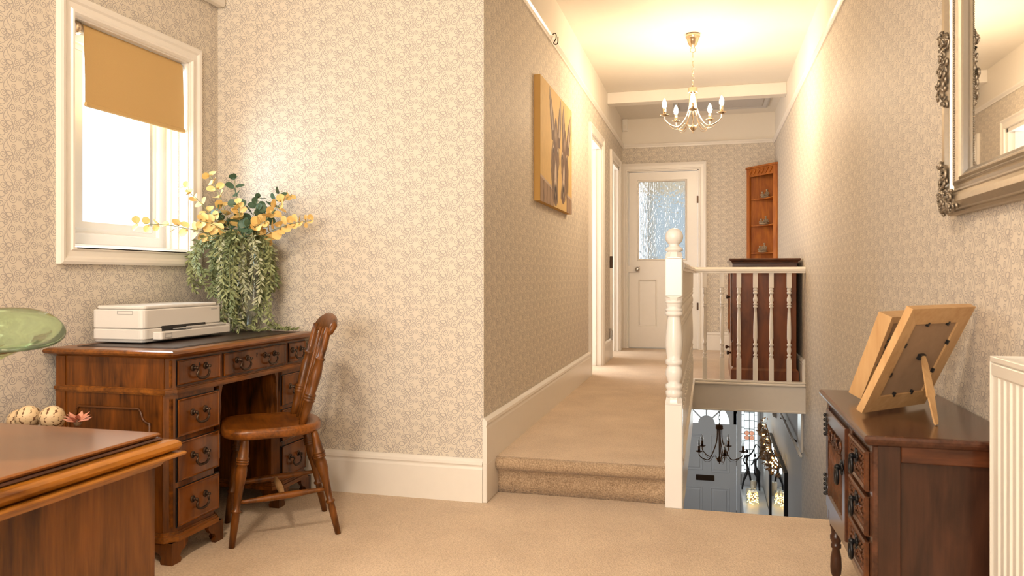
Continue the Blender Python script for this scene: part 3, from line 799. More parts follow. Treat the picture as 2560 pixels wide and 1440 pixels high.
# end panels: frieze panel plus the shaped raised moulding on the pedestal end
for q in ((DX0, DX0 + .04, DY0 - .004, DY0, .608, .712), (DX1 - .07, DX1 - .028, DY0 - .003, DY0, .608, .712), (DX0, DX0 + .04, DY0 - .004, DY0, .107, .585), (DX1 - .07, DX1 - .036, DY0 - .003, DY0, .107, .585)):
    build(MB().box(*q), 'end_stile', M['mahog'], desk)
mb = MB()
xa, xb, zt, zb2 = DX0 + .055, DX1 - .085, .535, .14
arc1 = [(xa, DY0 - .004, zb2), (xa, DY0 - .004, zt - .05)] + [(xa + .035 * math.sin(t) * 1.0, DY0 - .004, zt - .015 - .035 * math.cos(t)) for t in [PI / 2 * i / 6 for i in range(7)]]
arc1 += [(xa + .045, DY0 - .004, zt), (xb - .045, DY0 - .004, zt)]
arc1 += [(xb - .035 * math.cos(t), DY0 - .004, zt - .015 - .035 * math.sin(t)) for t in [PI / 2 * i / 6 for i in range(7)]] + [(xb, DY0 - .004, zt - .05), (xb, DY0 - .004, zb2), (xa, DY0 - .004, zb2)]
mb.tube(arc1, .0045, 6, True)
build(mb, 'end_panel_moulding', M['mahog_x'], desk)
mb = MB()
for a, b in ((2.235, 2.5), ): 
    corner_strip(mb, DX1 - .012, DY0 + .012, .612, .705); corner_strip(mb, DX1 - .014, DY0 + .016, .12, .57)
build(mb, 'corner_carving', M['mahog_y'], desk)
mb = MB().box(DX0, DX0 + .02, 2.5, 2.905, .15, .59)
build(mb, 'kneehole_panel', M['mahog'], desk)
for s, y in ((1, 2.500), (-1, 2.905)):
    mb = MB().prism([(y, .59), (y, .30), (y + s * .006, .31), (y + s * .007, .46), (y + s * .014, .50), (y + s * .010, .54), (y + s * .02, .575), (y + s * .03, .59)], 'X', DX1 - .016, DX1 - .001)
    build(mb, 'kneehole_bracket', M['mahog'], desk)
# ------------------------------------------------------------------ printer
pr = thing('printer', 'white all-in-one inkjet printer lying on the desk top', 'printer', (-2.19, 2.64, .7445))
px0, px1, py0, py1, pz = -2.255, -2.035, 2.41, 2.84, .755
def rbox(mb, x0, x1, y0, y1, z0, z1, r=.02, zr=0.003, seg=4, inset=0):
    poly = []
    for cx, cy, a0 in ((x1 - r, y1 - r, 0), (x0 + r, y1 - r, PI / 2), (x0 + r, y0 + r, PI), (x1 - r, y0 + r, 3 * PI / 2)):
        for k in range(seg + 1):
            a = a0 + PI / 2 * k / seg; poly.append((cx, cy, math.cos(a), math.sin(a)))
    rings = [(z0, r - zr - inset), (z0 + zr, r - inset), (z1 - zr, r), (z1, r - zr)]
    n = len(poly); vs = [(cx + ca * q, cy + sa * q, z) for z, q in rings for cx, cy, ca, sa in poly]
    fs = [(i * n + k, i * n + (k + 1) % n, (i + 1) * n + (k + 1) % n, (i + 1) * n + k) for i in range(3) for k in range(n)]
    fs += [tuple(reversed(range(n))), tuple(3 * n + k for k in range(n))]
    mb.add(vs, fs)
px0, px1, py0, py1 = -2.28, -2.045, 2.385, 2.86
mb = MB(); rbox(mb, px0, px1, py0, py1, pz + .004, pz + .045, .022, .004, inset=.0); build(mb, 'printer_base', M['printer'], pr)
mb = MB(); rbox(mb, px0 + .004, px1 - .004, py0 + .004, py1 - .004, pz - .006, pz + .006, .02, .003); build(mb, 'underside', M['printer_grey'], pr)
mb = MB(); rbox(mb, px0, px1, py0, py1, pz + .0465, pz + .118, .022, .004); build(mb, 'printer_body', M['printer'], pr)
mb = MB(); rbox(mb, px0 + .01, px1 - .006, py0 + .012, py1 - .02, pz + .119, pz + .132, .018, .004); build(mb, 'scanner_lid', M['printer'], pr)
mb = MB(); mb.box(px1 - .02, px1 + .0015, py0 + .10, py0 + .36, pz + .030, pz + .052); build(mb, 'paper_slot', M['black'], pr)
mb = MB(); rbox(mb, px1 - .03, px1 + .035, py0 + .055, py1 + .012, pz + .002, pz + .032, .01, .003)
mb.prism([(px1 - .02, pz + .03), (px1 + .03, pz + .032), (px1 + .03, pz + .038), (px1 - .02, pz + .046)], 'Y', py0 + .24, py1 + .012)
build(mb, 'paper_tray', M['printer'], pr)
mb = MB().box(px1 + .01, px1 + .0335, py0 + .15, py1 - .02, pz + .0375, pz + .0405, .001); build(mb, 'tray_slit', M['printer_grey'], pr)
mb = MB().frame([(0, 0), (0, .0012), (.003, .0012), (.003, 0)], py0 + .075, py0 + .115, pz + .008, pz + .026, 'X+', px1 + .0345); build(mb, 'tray_button', M['printer_grey'], pr)
mb = MB().frame([(0, 0), (0, .0012), (.002, .0012), (.002, 0)], px0 + .12, px0 + .19, pz + .10, pz + .114, 'Y-', py0 - .0)
build(mb, 'lid_grip', M['printer_grey'], pr)
mb = MB().box(px1 - .001, px1 + .0006, py1 - .075, py1 - .035, pz + .104, pz + .1065); build(mb, 'badge', M['printer_grey'], pr)
mb = MB()
for x in (px0 + .03, px1 - .03):
    for y in (py0 + .04, py1 - .05): build(MB().box(x - .008, x + .008, y - .006, y + .006, .7447, pz + .0, .002), 'rubber_foot', M['black'], pr)
# ------------------------------------------------------------------ vase with stems
VX, VY, VZ = -2.075, 3.045, .7445
va = thing('glass_vase', 'tall clear glass vase holding greenery beside the printer', 'vase', (VX, VY, VZ))
mb = MB().lathe([(.001, 0), (.060, 0), (.064, .004), (.068, .13), (.078, .28), (.092, .405), (.095, .41), (.092, .411), (.075, .282), (.064, .13), (.058, .02), (.001, .016)], 32, (VX, VY, VZ))
build(mb, 'vase_body', M['clear'], va)
mb = MB()
for k in range(14):
    a = k * 2.4; r = .02 + .022 * ((k * 7) % 5) / 5
    mb.tube([(VX + r * math.cos(a) * .9, VY + r * math.sin(a) * .9, VZ + .02), (VX + .5 * r * math.cos(a + 1), VY + .5 * r * math.sin(a + 1), VZ + .17), (VX + 1.6 * r * math.cos(a), VY + 1.6 * r * math.sin(a), VZ + .41)], .0022, 5)
build(mb, 'cut_stalks', M['stem'], va, kind='stuff')
import colorsys
RL = random.Random(11)
def clampwall(p):
    return Vector((max(p[0], XL + .035), min(p[1], YB - .03), max(p[2], .75)))
def euc_stem(name, lab, tip, mat, n, size, group, bend=.08, lean=None):
    st = thing(name, lab, 'artificial stem', (VX, VY, VZ + .05), 0, group)
    b = Vector((VX, VY, VZ + .10)); tip = clampwall(Vector(tip)); mid = b.lerp(tip, .5) + Vector((0, 0, bend + .06))
    rim = Vector((VX, VY, VZ + .40)) + Vector(((tip[0] - VX) * .22, (tip[1] - VY) * .22, 0))
    mid = rim.lerp(tip, .5) + Vector((0, 0, bend))
    pts = [clampwall(p) for p in Q([b, rim, mid, tip], 7)]
    mb = MB().tube(pts, [.0028 - .0018 * i / len(pts) for i in range(len(pts))], 5); build(mb, 'stalk', M['stem'], st)
    m0 = len(pts); base = int(m0 * .36)
    for k in range(n):
        t = base + (m0 - 1 - base) * (k + .5) / n; i = int(t); i = min(i, m0 - 2); p = pts[i].lerp(pts[i + 1], t - i); d = (pts[i + 1] - pts[i]).normalized()
        s = size * (1.15 - .55 * k / n) * RL.uniform(.85, 1.15)
        a = RL.uniform(0, 2 * PI)
        for q in (0, 1):
            side = d.cross(Vector((math.cos(a + q * PI), math.sin(a + q * PI), .4))).normalized()
            dd = (side * .9 + d * .45 + Vector((0, 0, RL.uniform(-.25, .2)))).normalized()
            if p[0] + dd[0] * s < XL + .006: dd[0] = abs(dd[0])
            if p[1] + dd[1] * s > YB - .006: dd[1] = -abs(dd[1])
            # round leaf
            a1 = dd.cross(Vector((RL.uniform(-.6, .6), RL.uniform(-1, -.2), RL.uniform(.1, 1)))).normalized(); nn = a1.cross(dd)
            vs = [p + dd * s * .15]; ring = []
            for w in range(10):
                an = 2 * PI * w / 10
                vs.append(p + dd * (s * .58 + s * .46 * math.cos(an)) + a1 * s * .44 * math.sin(an) + nn * s * .12 * abs(math.sin(an)))
            vs.append(p + dd * s * .58)
            fs = [(11, 1 + w, 1 + (w + 1) % 10) for w in range(10)] + [(0, 5, 6), (0, 6, 7)]
            build(MB().add(vs, fs, True), 'leaf', mat, st)
    return st
GY, GG = 'yellow eucalyptus stems in the vase', 'dark green eucalyptus stems in the vase'
for lab, tip, n in (('yellow leafed stem reaching out low in front of the window pane', (-2.27, 2.60, 1.215), 9),
                    ('yellow leafed stem rising against the window frame', (-2.25, 2.86, 1.40), 8),
                    ('tallest yellow leafed stem, upright at the room corner', (-2.20, 2.98, 1.47), 8),
                    ('short yellow leafed stem bunched low over the vase rim beside the window', (-2.14, 2.83, 1.24), 6),
                    ('yellow leafed stem at the middle of the bunch over the vase', (-2.04, 2.97, 1.33), 6),
                    ('yellow leafed stem rising steeply to the right of the green leaves', (-1.82, 3.05, 1.37), 9),
                    ('yellow leafed stem stretching farthest right along the papered wall', (-1.72, 3.06, 1.25), 11),
                    ('short yellow leafed stem drooping right above the trailing greenery', (-1.89, 2.96, 1.24), 6)):
    euc_stem('yellow_eucalyptus_stem', lab, tip, M['leaf_y'], n, .050, GY, .03)
for lab, tip, n in (('dark green round leafed stem standing straight up in the vase', (-2.11, 3.04, 1.46), 7),
                    ('dark green round leafed stem leaning slightly right of centre', (-2.00, 3.08, 1.37), 7),
                    ('dark green round leafed stem pointing right with pointed tip', (-1.90, 3.10, 1.39), 7),
                    ('dark green round leafed stem low behind the yellow leaves', (-2.16, 2.97, 1.30), 6),
                    ('dark green round leafed stem short, at the rim above the trails', (-1.99, 2.98, 1.22), 5)):
    euc_stem('green_eucalyptus_stem', lab, tip, M['leaf_g'], n, .055, GG, .02)
TP = thing('trailing_plant', 'pale green artificial trailing plant spilling down all round the glass vase', 'artificial plant', (VX, VY, VZ + .3))
trails = []
for k in range(30):
    a = 2 * PI * k / 30 + RL.uniform(-.1, .1)
    f_ = max(0, -math.sin(a) * .8 + math.cos(a) * .35)          # towards the room and the chair: long and dense
    trails.append((a, RL.uniform(-.01, .03), RL.uniform(.14, .26) + f_ * RL.uniform(.05, .22)))
for k in range(15):
    trails.append((-PI / 2 + .75 + RL.uniform(-.9, .9), RL.uniform(-.04, .045), RL.uniform(.26, .44)))
for k in range(5):
    trails.append((PI + .35 + .22 * k, RL.uniform(.05, .10), RL.uniform(.12, .30)))
for a, out, drop in trails:
    ca, sa = math.cos(a), math.sin(a)
    p0 = Vector((VX + .02 * ca, VY + .02 * sa, VZ + .28)); p1 = Vector((VX + .088 * ca, VY + .088 * sa, VZ + .415 + RL.uniform(0, .02)))
    p2 = Vector((VX + (.115 + out) * ca, VY + (.115 + out) * sa, VZ + .39)); p3 = Vector((VX + (.12 + out) * ca * 1.04 + RL.uniform(-.01, .01), VY + (.12 + out) * sa * 1.04, VZ + .40 - drop * .55))
    p4 = Vector((VX + (.10 + out) * ca + RL.uniform(-.02, .02), VY + (.10 + out) * sa, max(VZ + .014, VZ + .40 - drop)))
    for p in (p2, p3): p[0] += RL.uniform(-.02, .02); p[1] += RL.uniform(-.02, .02); p[2] += RL.uniform(-.03, .02)
    p4[1] += RL.uniform(-.03, .02)
    pts = [clampwall(p) for p in Q([p0, p1, p2, p3, p4], 6)]
    st = build(MB().tube(pts, .0013, 4), 'sprig', M['stem'], TP)
    mb = MB()
    for i in range(5, len(pts) - 1):
        for q in range(4):
            t = q / 4; p = pts[i].lerp(pts[i + 1], t); d = (pts[i + 1] - pts[i]).normalized()
            w = RL.uniform(0, 2 * PI); sd = (d.cross(Vector((math.cos(w), math.sin(w), .3))).normalized() * .9 + d * .7).normalized()
            mb.leaf(clampwall(p), sd, Vector((RL.uniform(-1, 1), -1, RL.uniform(-.5, 1))), RL.uniform(.018, .036), RL.uniform(.007, .012))
    build(mb, 'leaves', RL.choice((M['leaf_p'], M['leaf_p'], M['leaf_m'], M['leaf_w'])), st, kind='stuff')
# a few runners lying on the leather
for k, (ex, ey) in enumerate(((-1.93, 3.10), (-1.86, 3.06), (-1.96, 2.99))):
    pts = Q([(VX + .03, VY, VZ + .38), (VX + .105, VY - .02, VZ + .40), (VX + .13, VY - .01, VZ + .15), (ex - .03, ey, VZ + .02), (ex + .05, ey + .02, VZ + .012)], 6)
    st = build(MB().tube(pts, .0013, 4), 'sprig', M['stem'], TP)
    mb = MB()
    for i in range(5, len(pts) - 1):
        for q in range(6):
            p = pts[i].lerp(pts[i + 1], q / 6); d = (pts[i + 1] - pts[i]).normalized(); w = RL.uniform(0, 2 * PI)
            sd = (d.cross(Vector((math.cos(w), math.sin(w), .3))).normalized() * .8 + d * .6).normalized(); 
            if p[2] < VZ + .03: sd[2] = abs(sd[2]) * .6
            mb.leaf(p, sd, Vector((RL.uniform(-1, 1), -1, RL.uniform(-.5, 1))), RL.uniform(.014, .024), RL.uniform(.006, .009))
    build(mb, 'leaves', M['leaf_p'], st, kind='stuff')
# ------------------------------------------------------------------ chair
CH = thing('kitchen_chair', 'worn wooden spindle-back chair pulled up to the desk kneehole', 'chair', (-1.645, 2.668, 0), math.radians(38 - 90))
# local: y = backwards, x = sideways
def cbuild(mb, n, m=M['chair'], lab=None): return build(mb, n, m, CH, local=True, label=lab)
sp = []
def seat_outline():
    pts = []
    N = 40
    for k in range(N):
        a = 2 * PI * k / N; c_, s_ = math.cos(a), math.sin(a)
        e = 3.6 if s_ < 0 else 2.8
        x = .182 * math.copysign(abs(c_) ** (2 / e), c_) * (1.0 - .07 * s_); y = -.034 + .188 * math.copysign(abs(s_) ** (2 / e), s_)
        pts.append((x, y))
    return pts
so = seat_outline()
mb = MB(); rings = [(.90, .392), (.985, .398), (1.0, .408), (1.0, .420), (.985, .429), (.93, .432), (.7, .427), (.3, .424)]
n = len(so); vs = [(x * s, -.034 + (y + .034) * s, z) for s, z in rings for x, y in so] + [(0, -.034, .423)]
fs = [(i * n + k, i * n + (k + 1) % n, (i + 1) * n + (k + 1) % n, (i + 1) * n + k) for i in range(len(rings) - 1) for k in range(n)]
fs += [tuple(reversed(range(n)))] + [((len(rings) - 1) * n + k, (len(rings) - 1) * n + (k + 1) % n, len(rings) * n) for k in range(n)]
mb.add(vs, fs, True); cbuild(mb, 'seat', M['chair_x'])
LEG = [(0, .013), (.05, .0145), (.12, .0175), (.19, .0195), (.20, .0235), (.212, .0235), (.216, .019), (.222, .0235), (.234, .0235), (.238, .019), (.244, .023), (.254, .023), (.262, .0175), (.30, .0205), (.36, .0215), (.46, .016), (.60, .0135), (.66, .0125), (.672, .0185), (.685, .0185), (.697, .013), (.76, .0145), (1.0, .011)]
def turned(mb, a, b, prof, seg=12):
    a, b = Vector(a), Vector(b); mb.tube([a.lerp(b, t) for t, r in prof], [r for t, r in prof], seg)
LT = {}; LB = {}
for sx in (-1, 1):
    for sy in (-1, 1):
        t = Vector((sx * .125, sy * .125 - .012, .40)); b_ = Vector((sx * .155, sy * .20 if sy > 0 else -.188, 0))
        LT[sx, sy], LB[sx, sy] = t, b_
        prof2 = []
        for q, r in LEG: prof2.append((q * .88 if q < 1 else 1, r))
        mb = MB(); turned(mb, t, b_, [(q, r) for q, r in LEG]); cbuild(mb, 'leg')
def at(l, t): return LT[l].lerp(LB[l], t)
STR = [(0, .007), (.1, .008), (.35, .0125), (.5, .0135), (.65, .0125), (.9, .008), (1, .007)]
for sx in (-1, 1):
    mb = MB(); turned(mb, at((sx, -1), .60), at((sx, 1), .56), STR, 10); cbuild(mb, 'side_stretcher')
m1 = at((-1, -1), .60).lerp(at((-1, 1), .56), .5); m2 = at((1, -1), .60).lerp(at((1, 1), .56), .5)
mb = MB(); turned(mb, m1, m2, STR, 10); cbuild(mb, 'cross_stretcher', M['pine'], 'paler wooden stretcher')
mb = MB(); turned(mb, at((-1, 1), .40), at((1, 1), .40), STR, 10); cbuild(mb, 'back_stretcher')
# back: two turned posts, three flat spindles, curved crest
BP = [(0, .0135), (.14, .017), (.24, .0185), (.255, .022), (.268, .022), (.274, .018), (.282, .022), (.296, .022), (.302, .018), (.310, .022), (.322, .022), (.335, .0165), (.42, .0195), (.55, .0205), (.66, .015), (.675, .019), (.69, .019), (.70, .013), (.80, .015), (.92, .014), (1, .012)]
for sx in (-1, 1):
    mb = MB(); turned(mb, (sx * .125, .068, .422), (sx * .145, .165, .80), BP); cbuild(mb, 'back_post')
for k in (-1, 0, 1):
    mb = MB(); a, b_ = Vector((k * .055, .074, .422)), Vector((k * .066, .172, .79))
    mb.tube([a.lerp(b_, t) for t in (0, .3, .5, .7, 1)], [.006, .008, .0095, .008, .006], 8); cbuild(mb, 'spindle')
mb = MB(); vs = []; N = 16
for i in range(N + 1):
    t = i / N * 2 - 1; x = t * .178; y = .163 + .020 * (1 - t * t); top = .850 - .035 * abs(t) ** 3; bot = .768 + .004 * abs(t)
    th = .011
    vs += [(x, y - th, bot + .006), (x, y - th * .9 + .015, top - .008), (x, y + .0 + .018, top), (x, y + th + .018, top - .010), (x, y + th, bot + .004), (x, y, bot)]
mb.add(vs, [(i * 6 + j, i * 6 + (j + 1) % 6, (i + 1) * 6 + (j + 1) % 6, (i + 1) * 6 + j) for i in range(N) for j in range(6)] + [tuple(range(6)), tuple(N * 6 + j for j in reversed(range(6)))], True)
cbuild(mb, 'crest_rail')
# ------------------------------------------------------------------ near table
TX1, TY1, TZ = -1.36, 1.64, .60
tb = thing('mahogany_cabinet', 'polished mahogany cabinet with thick moulded edge below the green glass', 'cabinet', (-1.80, .95, 0))
TX0, TY0 = -2.24, .25
mb = MB(); moulded_top(mb, TX0, TX1, TY0, TY1, [(-.02, TZ - .012), (0, TZ - .010), (.004, TZ - .004), (.0, TZ), (-.03, TZ), ]); build(mb, 'cabinet_top', M['table'], tb)
mb = MB(); moulded_top(mb, TX0, TX1, TY0, TY1, [(-.02, TZ - .020), (.004, TZ - .020), (.008, TZ - .016), (.004, TZ - .012), (-.02, TZ - .012)]); build(mb, 'recess_moulding', M['dark_y'], tb)
mb = MB(); moulded_top(mb, TX0, TX1, TY0, TY1, [(-.02, TZ - .052), (.024, TZ - .052), (.034, TZ - .047), (.040, TZ - .038), (.038, TZ - .028), (.028, TZ - .021), (.010, TZ - .020), (-.02, TZ - .020)]); build(mb, 'rounded_moulding', M['table_edge'], tb)
mb = MB(); moulded_top(mb, TX0, TX1, TY0, TY1, [(-.02, TZ - .085), (.004, TZ - .085), (.010, TZ - .075), (.020, TZ - .070), (.046, TZ - .062), (.048, TZ - .057), (.044, TZ - .053), (-.02, TZ - .052)]); build(mb, 'lower_moulding', M['table_edge'], tb)
mb = MB(); mb.box(TX0, TX1 - .004, TY0, TY1 - .004, .06, TZ - .07, .004); build(mb, 'cabinet_side', M['table_side'], tb)
mb = MB(); moulded_top(mb, TX0, TX1, TY0, TY1, [(-.02, 0), (.01, 0), (.01, .06), (0, .07), (-.02, .07)]); build(mb, 'base_plinth', M['table_edge'], tb)
# green glass vase with flared lip, partly in frame
gv = thing('green_glass_bowl', 'green blown glass with tilted oval lip above the cabinet at the frame edge', 'glass bowl', (-1.645, 1.226, TZ))
mb = MB(); vs = []; N = 40; rings = [(.038, 0, 0), (.040, .006, 0), (.014, .02, 0), (.011, .12, 0), (.018, .19, .1), (.040, .235, .6), (.050, .262, 1), (.085, .276, 1), (.104, .284, 1), (.108, .288, 1), (.104, .292, 1), (.082, .284, 1), (.052, .274, 1), (.044, .262, 1), (.030, .250, .8), (.003, .245, .8)]
for r, z, tl in rings:
    for k in range(N):
        a = 2 * PI * k / N; x = r * math.cos(a) * (1.0 + .12 * tl); y = r * math.sin(a)
        o_ = (1 - min(1, z / .25)) ** .6 * .20
        vs.append((-1.445 + x - o_, 1.278 + y - o_ * .26, TZ + z - tl * (.36 * (x * .75 - y * .66) + .003 * math.sin(3 * a))))
mb.add(vs, [(i * N + k, i * N + (k + 1) % N, (i + 1) * N + (k + 1) % N, (i + 1) * N + k) for i in range(len(rings) - 1) for k in range(N)] + [tuple(reversed(range(N))), tuple((len(rings) - 1) * N + k for k in range(N))], True)
build(mb, 'blown_bowl', M['green_glass'], gv)
# basket of wooden balls behind the cabinet
bk = thing('wicker_basket', 'tall wicker basket behind the cabinet holding wooden balls', 'basket', (-1.96, 1.90, 0))
mb = MB().lathe([(.09, 0), (.10, .01), (.115, .25), (.122, .48), (.124, .49), (.116, .49), (.11, .25), (.09, .03), (.001, .03)], 28, (-1.96, 1.90, 0)); build(mb, 'basket_body', M['wicker'], bk)
mb = MB()
for k in range(24):
    z = .02 + .0197 * k; r = .1 + (.024 * z / .51)
    mb.tube([(-1.96 + (r + .004) * math.cos(a), 1.90 + (r + .004) * math.sin(a), z) for a in [2 * PI * i / 24 for i in range(25)]], .006, 5)
build(mb, 'woven_band', M['wicker'], bk, kind='stuff')
def shaving_ball(x, y, z, r, lab, sd, group='pale wooden balls in the basket'):
    b = thing('wooden_ball', lab, 'decorative ball', (x, y, z - r), 0, group)
    build(MB().ball((x, y, z), r * .96, 18), 'ball_core', M['gap'], b)
    rr = random.Random(sd); mb = MB()
    for i in range(9):
        ph = PI * (i + .5) / 9
        nn = max(3, int(11 * math.sin(ph)))
        for j in range(nn):
            th = 2 * PI * (j + .5 * (i % 2)) / nn + rr.uniform(-.1, .1)
            c_ = Vector((math.sin(ph) * math.cos(th), math.sin(ph) * math.sin(th), math.cos(ph)))
            e = Vector((-math.sin(th), math.cos(th), 0)); u_ = c_.cross(e)
            w, h = r * rr.uniform(.26, .33), r * .24
            P = []
            for q in range(8):
                an = 2 * PI * q / 8; v = c_ + e * (w / r) * math.cos(an) + u_ * (h / r) * math.sin(an)
                P.append(Vector((x, y, z)) + v.normalized() * r * (1.0 + .03 * math.sin(an)))
            mb.add(P + [Vector((x, y, z)) + c_ * r * 1.03], [(q, (q + 1) % 8, 8) for q in range(8)], True)
    build(mb, 'shavings', M['ball'], b, kind='stuff')
shaving_ball(-2.02, 1.87, .566, .036, 'pale wooden ball beside the flower, its left-hand neighbour lower', 1)
shaving_ball(-1.945, 1.885, .566, .036, 'pale wooden ball next to the pink flower', 2)
shaving_ball(-2.085, 1.90, .548, .035, 'pale wooden ball lowest, nearly hidden by the cabinet edge', 3)
fl = thing('pink_flower', 'dusty pink dried flower lying on the basket edge beside the balls', 'dried flower', (-1.855, 1.89, .545))
for k in range(16):
    a = 2 * PI * k / 16; t = .25 + .35 * (k % 3)
    mb = MB().leaf(Vector((-1.855, 1.89, .555)), Vector((math.cos(a), math.sin(a), t)), Vector((0, 0, 1)), .045, .017, -.3); build(mb, 'petal', M['pink'], fl)
build(MB().ball((-1.855, 1.89, .556), .012, 8), 'seed_head', M['dried'], fl)
# ------------------------------------------------------------------ canvas on the corridor wall
cv = thing('canvas_print', 'yellow canvas print of two donkeys over a fence, hanging in the corridor', 'picture', (-.945, 4.71, 1.43))
KX, KY0, KY1, KZ0, KZ1 = -.928, 4.205, 5.225, 1.43, 2.15
mb = MB().box(XC, KX - .0006, KY0, KY1, KZ0, KZ1, .002)
build(mb, 'stretcher_frame', plain('canvas_side', (.58, .34, .10), .8), cv)
def hsh(x, y):
    v = math.sin(x * 127.1 + y * 311.7) * 43758.5453; return v - math.floor(v)
def vn(x, y):
    xi, yi = math.floor(x), math.floor(y); xf, yf = x - xi, y - yi; xf, yf = xf * xf * (3 - 2 * xf), yf * yf * (3 - 2 * yf)
    return (hsh(xi, yi) * (1 - xf) + hsh(xi + 1, yi) * xf) * (1 - yf) + (hsh(xi, yi + 1) * (1 - xf) + hsh(xi + 1, yi + 1) * xf) * yf
def ell(s, t, cx, cy, rx, ry, rot=0):
    dx, dy = s - cx, t - cy; c_, s_ = math.cos(rot), math.sin(rot); return math.hypot((dx * c_ + dy * s_) / rx, (-dx * s_ + dy * c_) / ry)
def paint(s, t):
    bg = (.68, .47, .19); fur = (.13, .075, .05); lite = (.46, .34, .25); pale = (.60, .48, .37); blk = (.035, .022, .018)
    n = vn(s * 60, t * 24); n2 = vn(s * 130, t * 30)
    c = [bg[i] * (.96 + .08 * n) for i in range(3)]
    def mixc(a, w): 
        for i in range(3): c[i] += (a[i] - c[i]) * max(0, min(1, w))
    def soft(d, w=.08): return max(0.0, min(1.0, (1 + w + (n2 - .5) * .25 - d) / (2 * w)))
    # fence boards
    if (s < .38 and t < .215 - .16 * s) or (s > .80 and t < .17 - .08 * (s - .8)):
        w = abs(((s * 11) % 1) - .5) * 2
        mixc((.36, .24, .16), 1); mixc((.13, .075, .045), (w - .55) * 1.6 + (n - .5) * .8)
        if t > (.195 - .16 * s if s < .4 else .15 - .08 * (s - .8)): mixc(pale, .7)
    for (cx, tilt, top, bot, ears, sh) in ((.445, -.02, .70, .02, ((.255, .985, .36, .62), (.60, .985, .535, .60)), 0), (.745, -.11, .68, .07, ((.69, .95, .70, .62), (.95, .93, .84, .60)), 1)):
        for (ex, ey, bx_, by_) in ears:
            dx, dy = ex - bx_, ey - by_; L2 = dx * dx + dy * dy; q = max(0, min(1, ((s - bx_) * dx + (t - by_) * dy) / L2)); px, py = bx_ + dx * q, by_ + dy * q
            wd = .050 * math.sin(min(1, (1 - q) * 1.15 + .02) * PI * .62) + .002; d = abs(s - px) / wd
            if 0 < q < 1 or True:
                if t < ey + .01 and t > by_ - .06:
                    mixc(fur, soft(d, .12)); 
                    if q > .08: mixc(pale, (.55 - abs(s - px - wd * .15) / wd) * 2.0 * (.5 + n2 * .5))
        # neck and body shadow
        mixc(fur, soft(ell(s, t, cx - .075 + .13 * sh, .33, .075, .20), .15) * .9)
        k = (t - bot) / (top - bot)
        if -.02 < k < 1.12:
            cc = cx + tilt * (1 - k) * .6
            hw = .055 + .055 * math.exp(-((k - .62) / .22) ** 2) + .022 * math.exp(-((k - .10) / .13) ** 2)
            if k < .06: hw *= max(0, (k + .02) / .08) ** .5
            if k > .92: hw *= max(0, (1.12 - k) / .2) ** .5
            d = abs(s - cc) / hw
            w = soft(d, .14); mixc(fur, w)
            mixc((.28, .17, .10), w * (n - .3) * .9)
            # pale nose stripe
            mixc(pale, w * (1 - ell(s, t, cc, bot + .34 * (top - bot), .038, .17)) * 3)
            mixc(lite, w * (1 - ell(s, t, cc, bot + .90 * (top - bot), .05, .08)) * .8)
            mixc(blk, w * (1 - ell(s, t, cc, bot + .20 * (top - bot), .045, .07)) * 1.4)
            mixc(lite, w * (1 - abs(ell(s, t, cc, bot + .16 * (top - bot), .058, .12) - 1) * 9) * .6)
            for e in (-1, 1):
                ex = cc + e * .066; ey = bot + .68 * (top - bot)
                mixc(pale, w * (1 - ell(s, t, ex, ey + .012, .024, .042)) * 2); mixc(blk, (1 - ell(s, t, ex, ey, .017, .030)) * 4 * (w > .3))
                mixc(blk, w * (1 - ell(s, t, cc + e * .03, bot + .10 * (top - bot), .012, .035)) * 3)
    return (*c, 1)
NX, NZ = 150, 170
vs = [(KX, KY0 + (KY1 - KY0) * i / NX, KZ0 + (KZ1 - KZ0) * j / NZ) for j in range(NZ + 1) for i in range(NX + 1)]
fs = [(j * (NX + 1) + i, j * (NX + 1) + i + 1, (j + 1) * (NX + 1) + i + 1, (j + 1) * (NX + 1) + i) for j in range(NZ) for i in range(NX)]
mpr, nt, p = newmat('printed_canvas'); at_ = nt.nodes.new('ShaderNodeVertexColor'); at_.layer_name = 'print'; L(nt, at_.outputs[0], p.inputs['Base Color']); p.inputs['Roughness'].default_value = .75
co = build(MB().add(vs, fs), 'printed_face', mpr, cv)
ca = co.data.color_attributes.new('print', 'FLOAT_COLOR', 'POINT')
flat = []
for j in range(NZ + 1):
    for i in range(NX + 1): flat += paint(i / NX, j / NZ)
ca.data.foreach_set('color', flat)
# hook, sensor
hk = thing('picture_rail_hook', 'small metal picture hook on the rail above the donkey print', 'hook', (-.95, 4.65, 2.47))
build(MB().tube(Q([(-.962, 4.65, 2.505), (-.93, 4.65, 2.52), (-.925, 4.65, 2.49), (-.94, 4.65, 2.46), (-.928, 4.65, 2.45), (-.915, 4.65, 2.458), (-.915, 4.66, 2.50)], 5), .0035, 6), 'bent_hook', M['bronze'], hk)
sn = thing('alarm_sensor', 'small cream alarm sensor high in the far corner', 'sensor', (-.93, 8.70, 2.66))
mb = MB().box(-.962, -.90, 8.70, 8.748, 2.66, 2.80, .008); build(mb, 'sensor_case', M['gloss'], sn)
build(MB().box(-.945, -.917, 8.695, 8.70, 2.69, 2.73, .002), 'sensor_lens', M['cream'], sn)
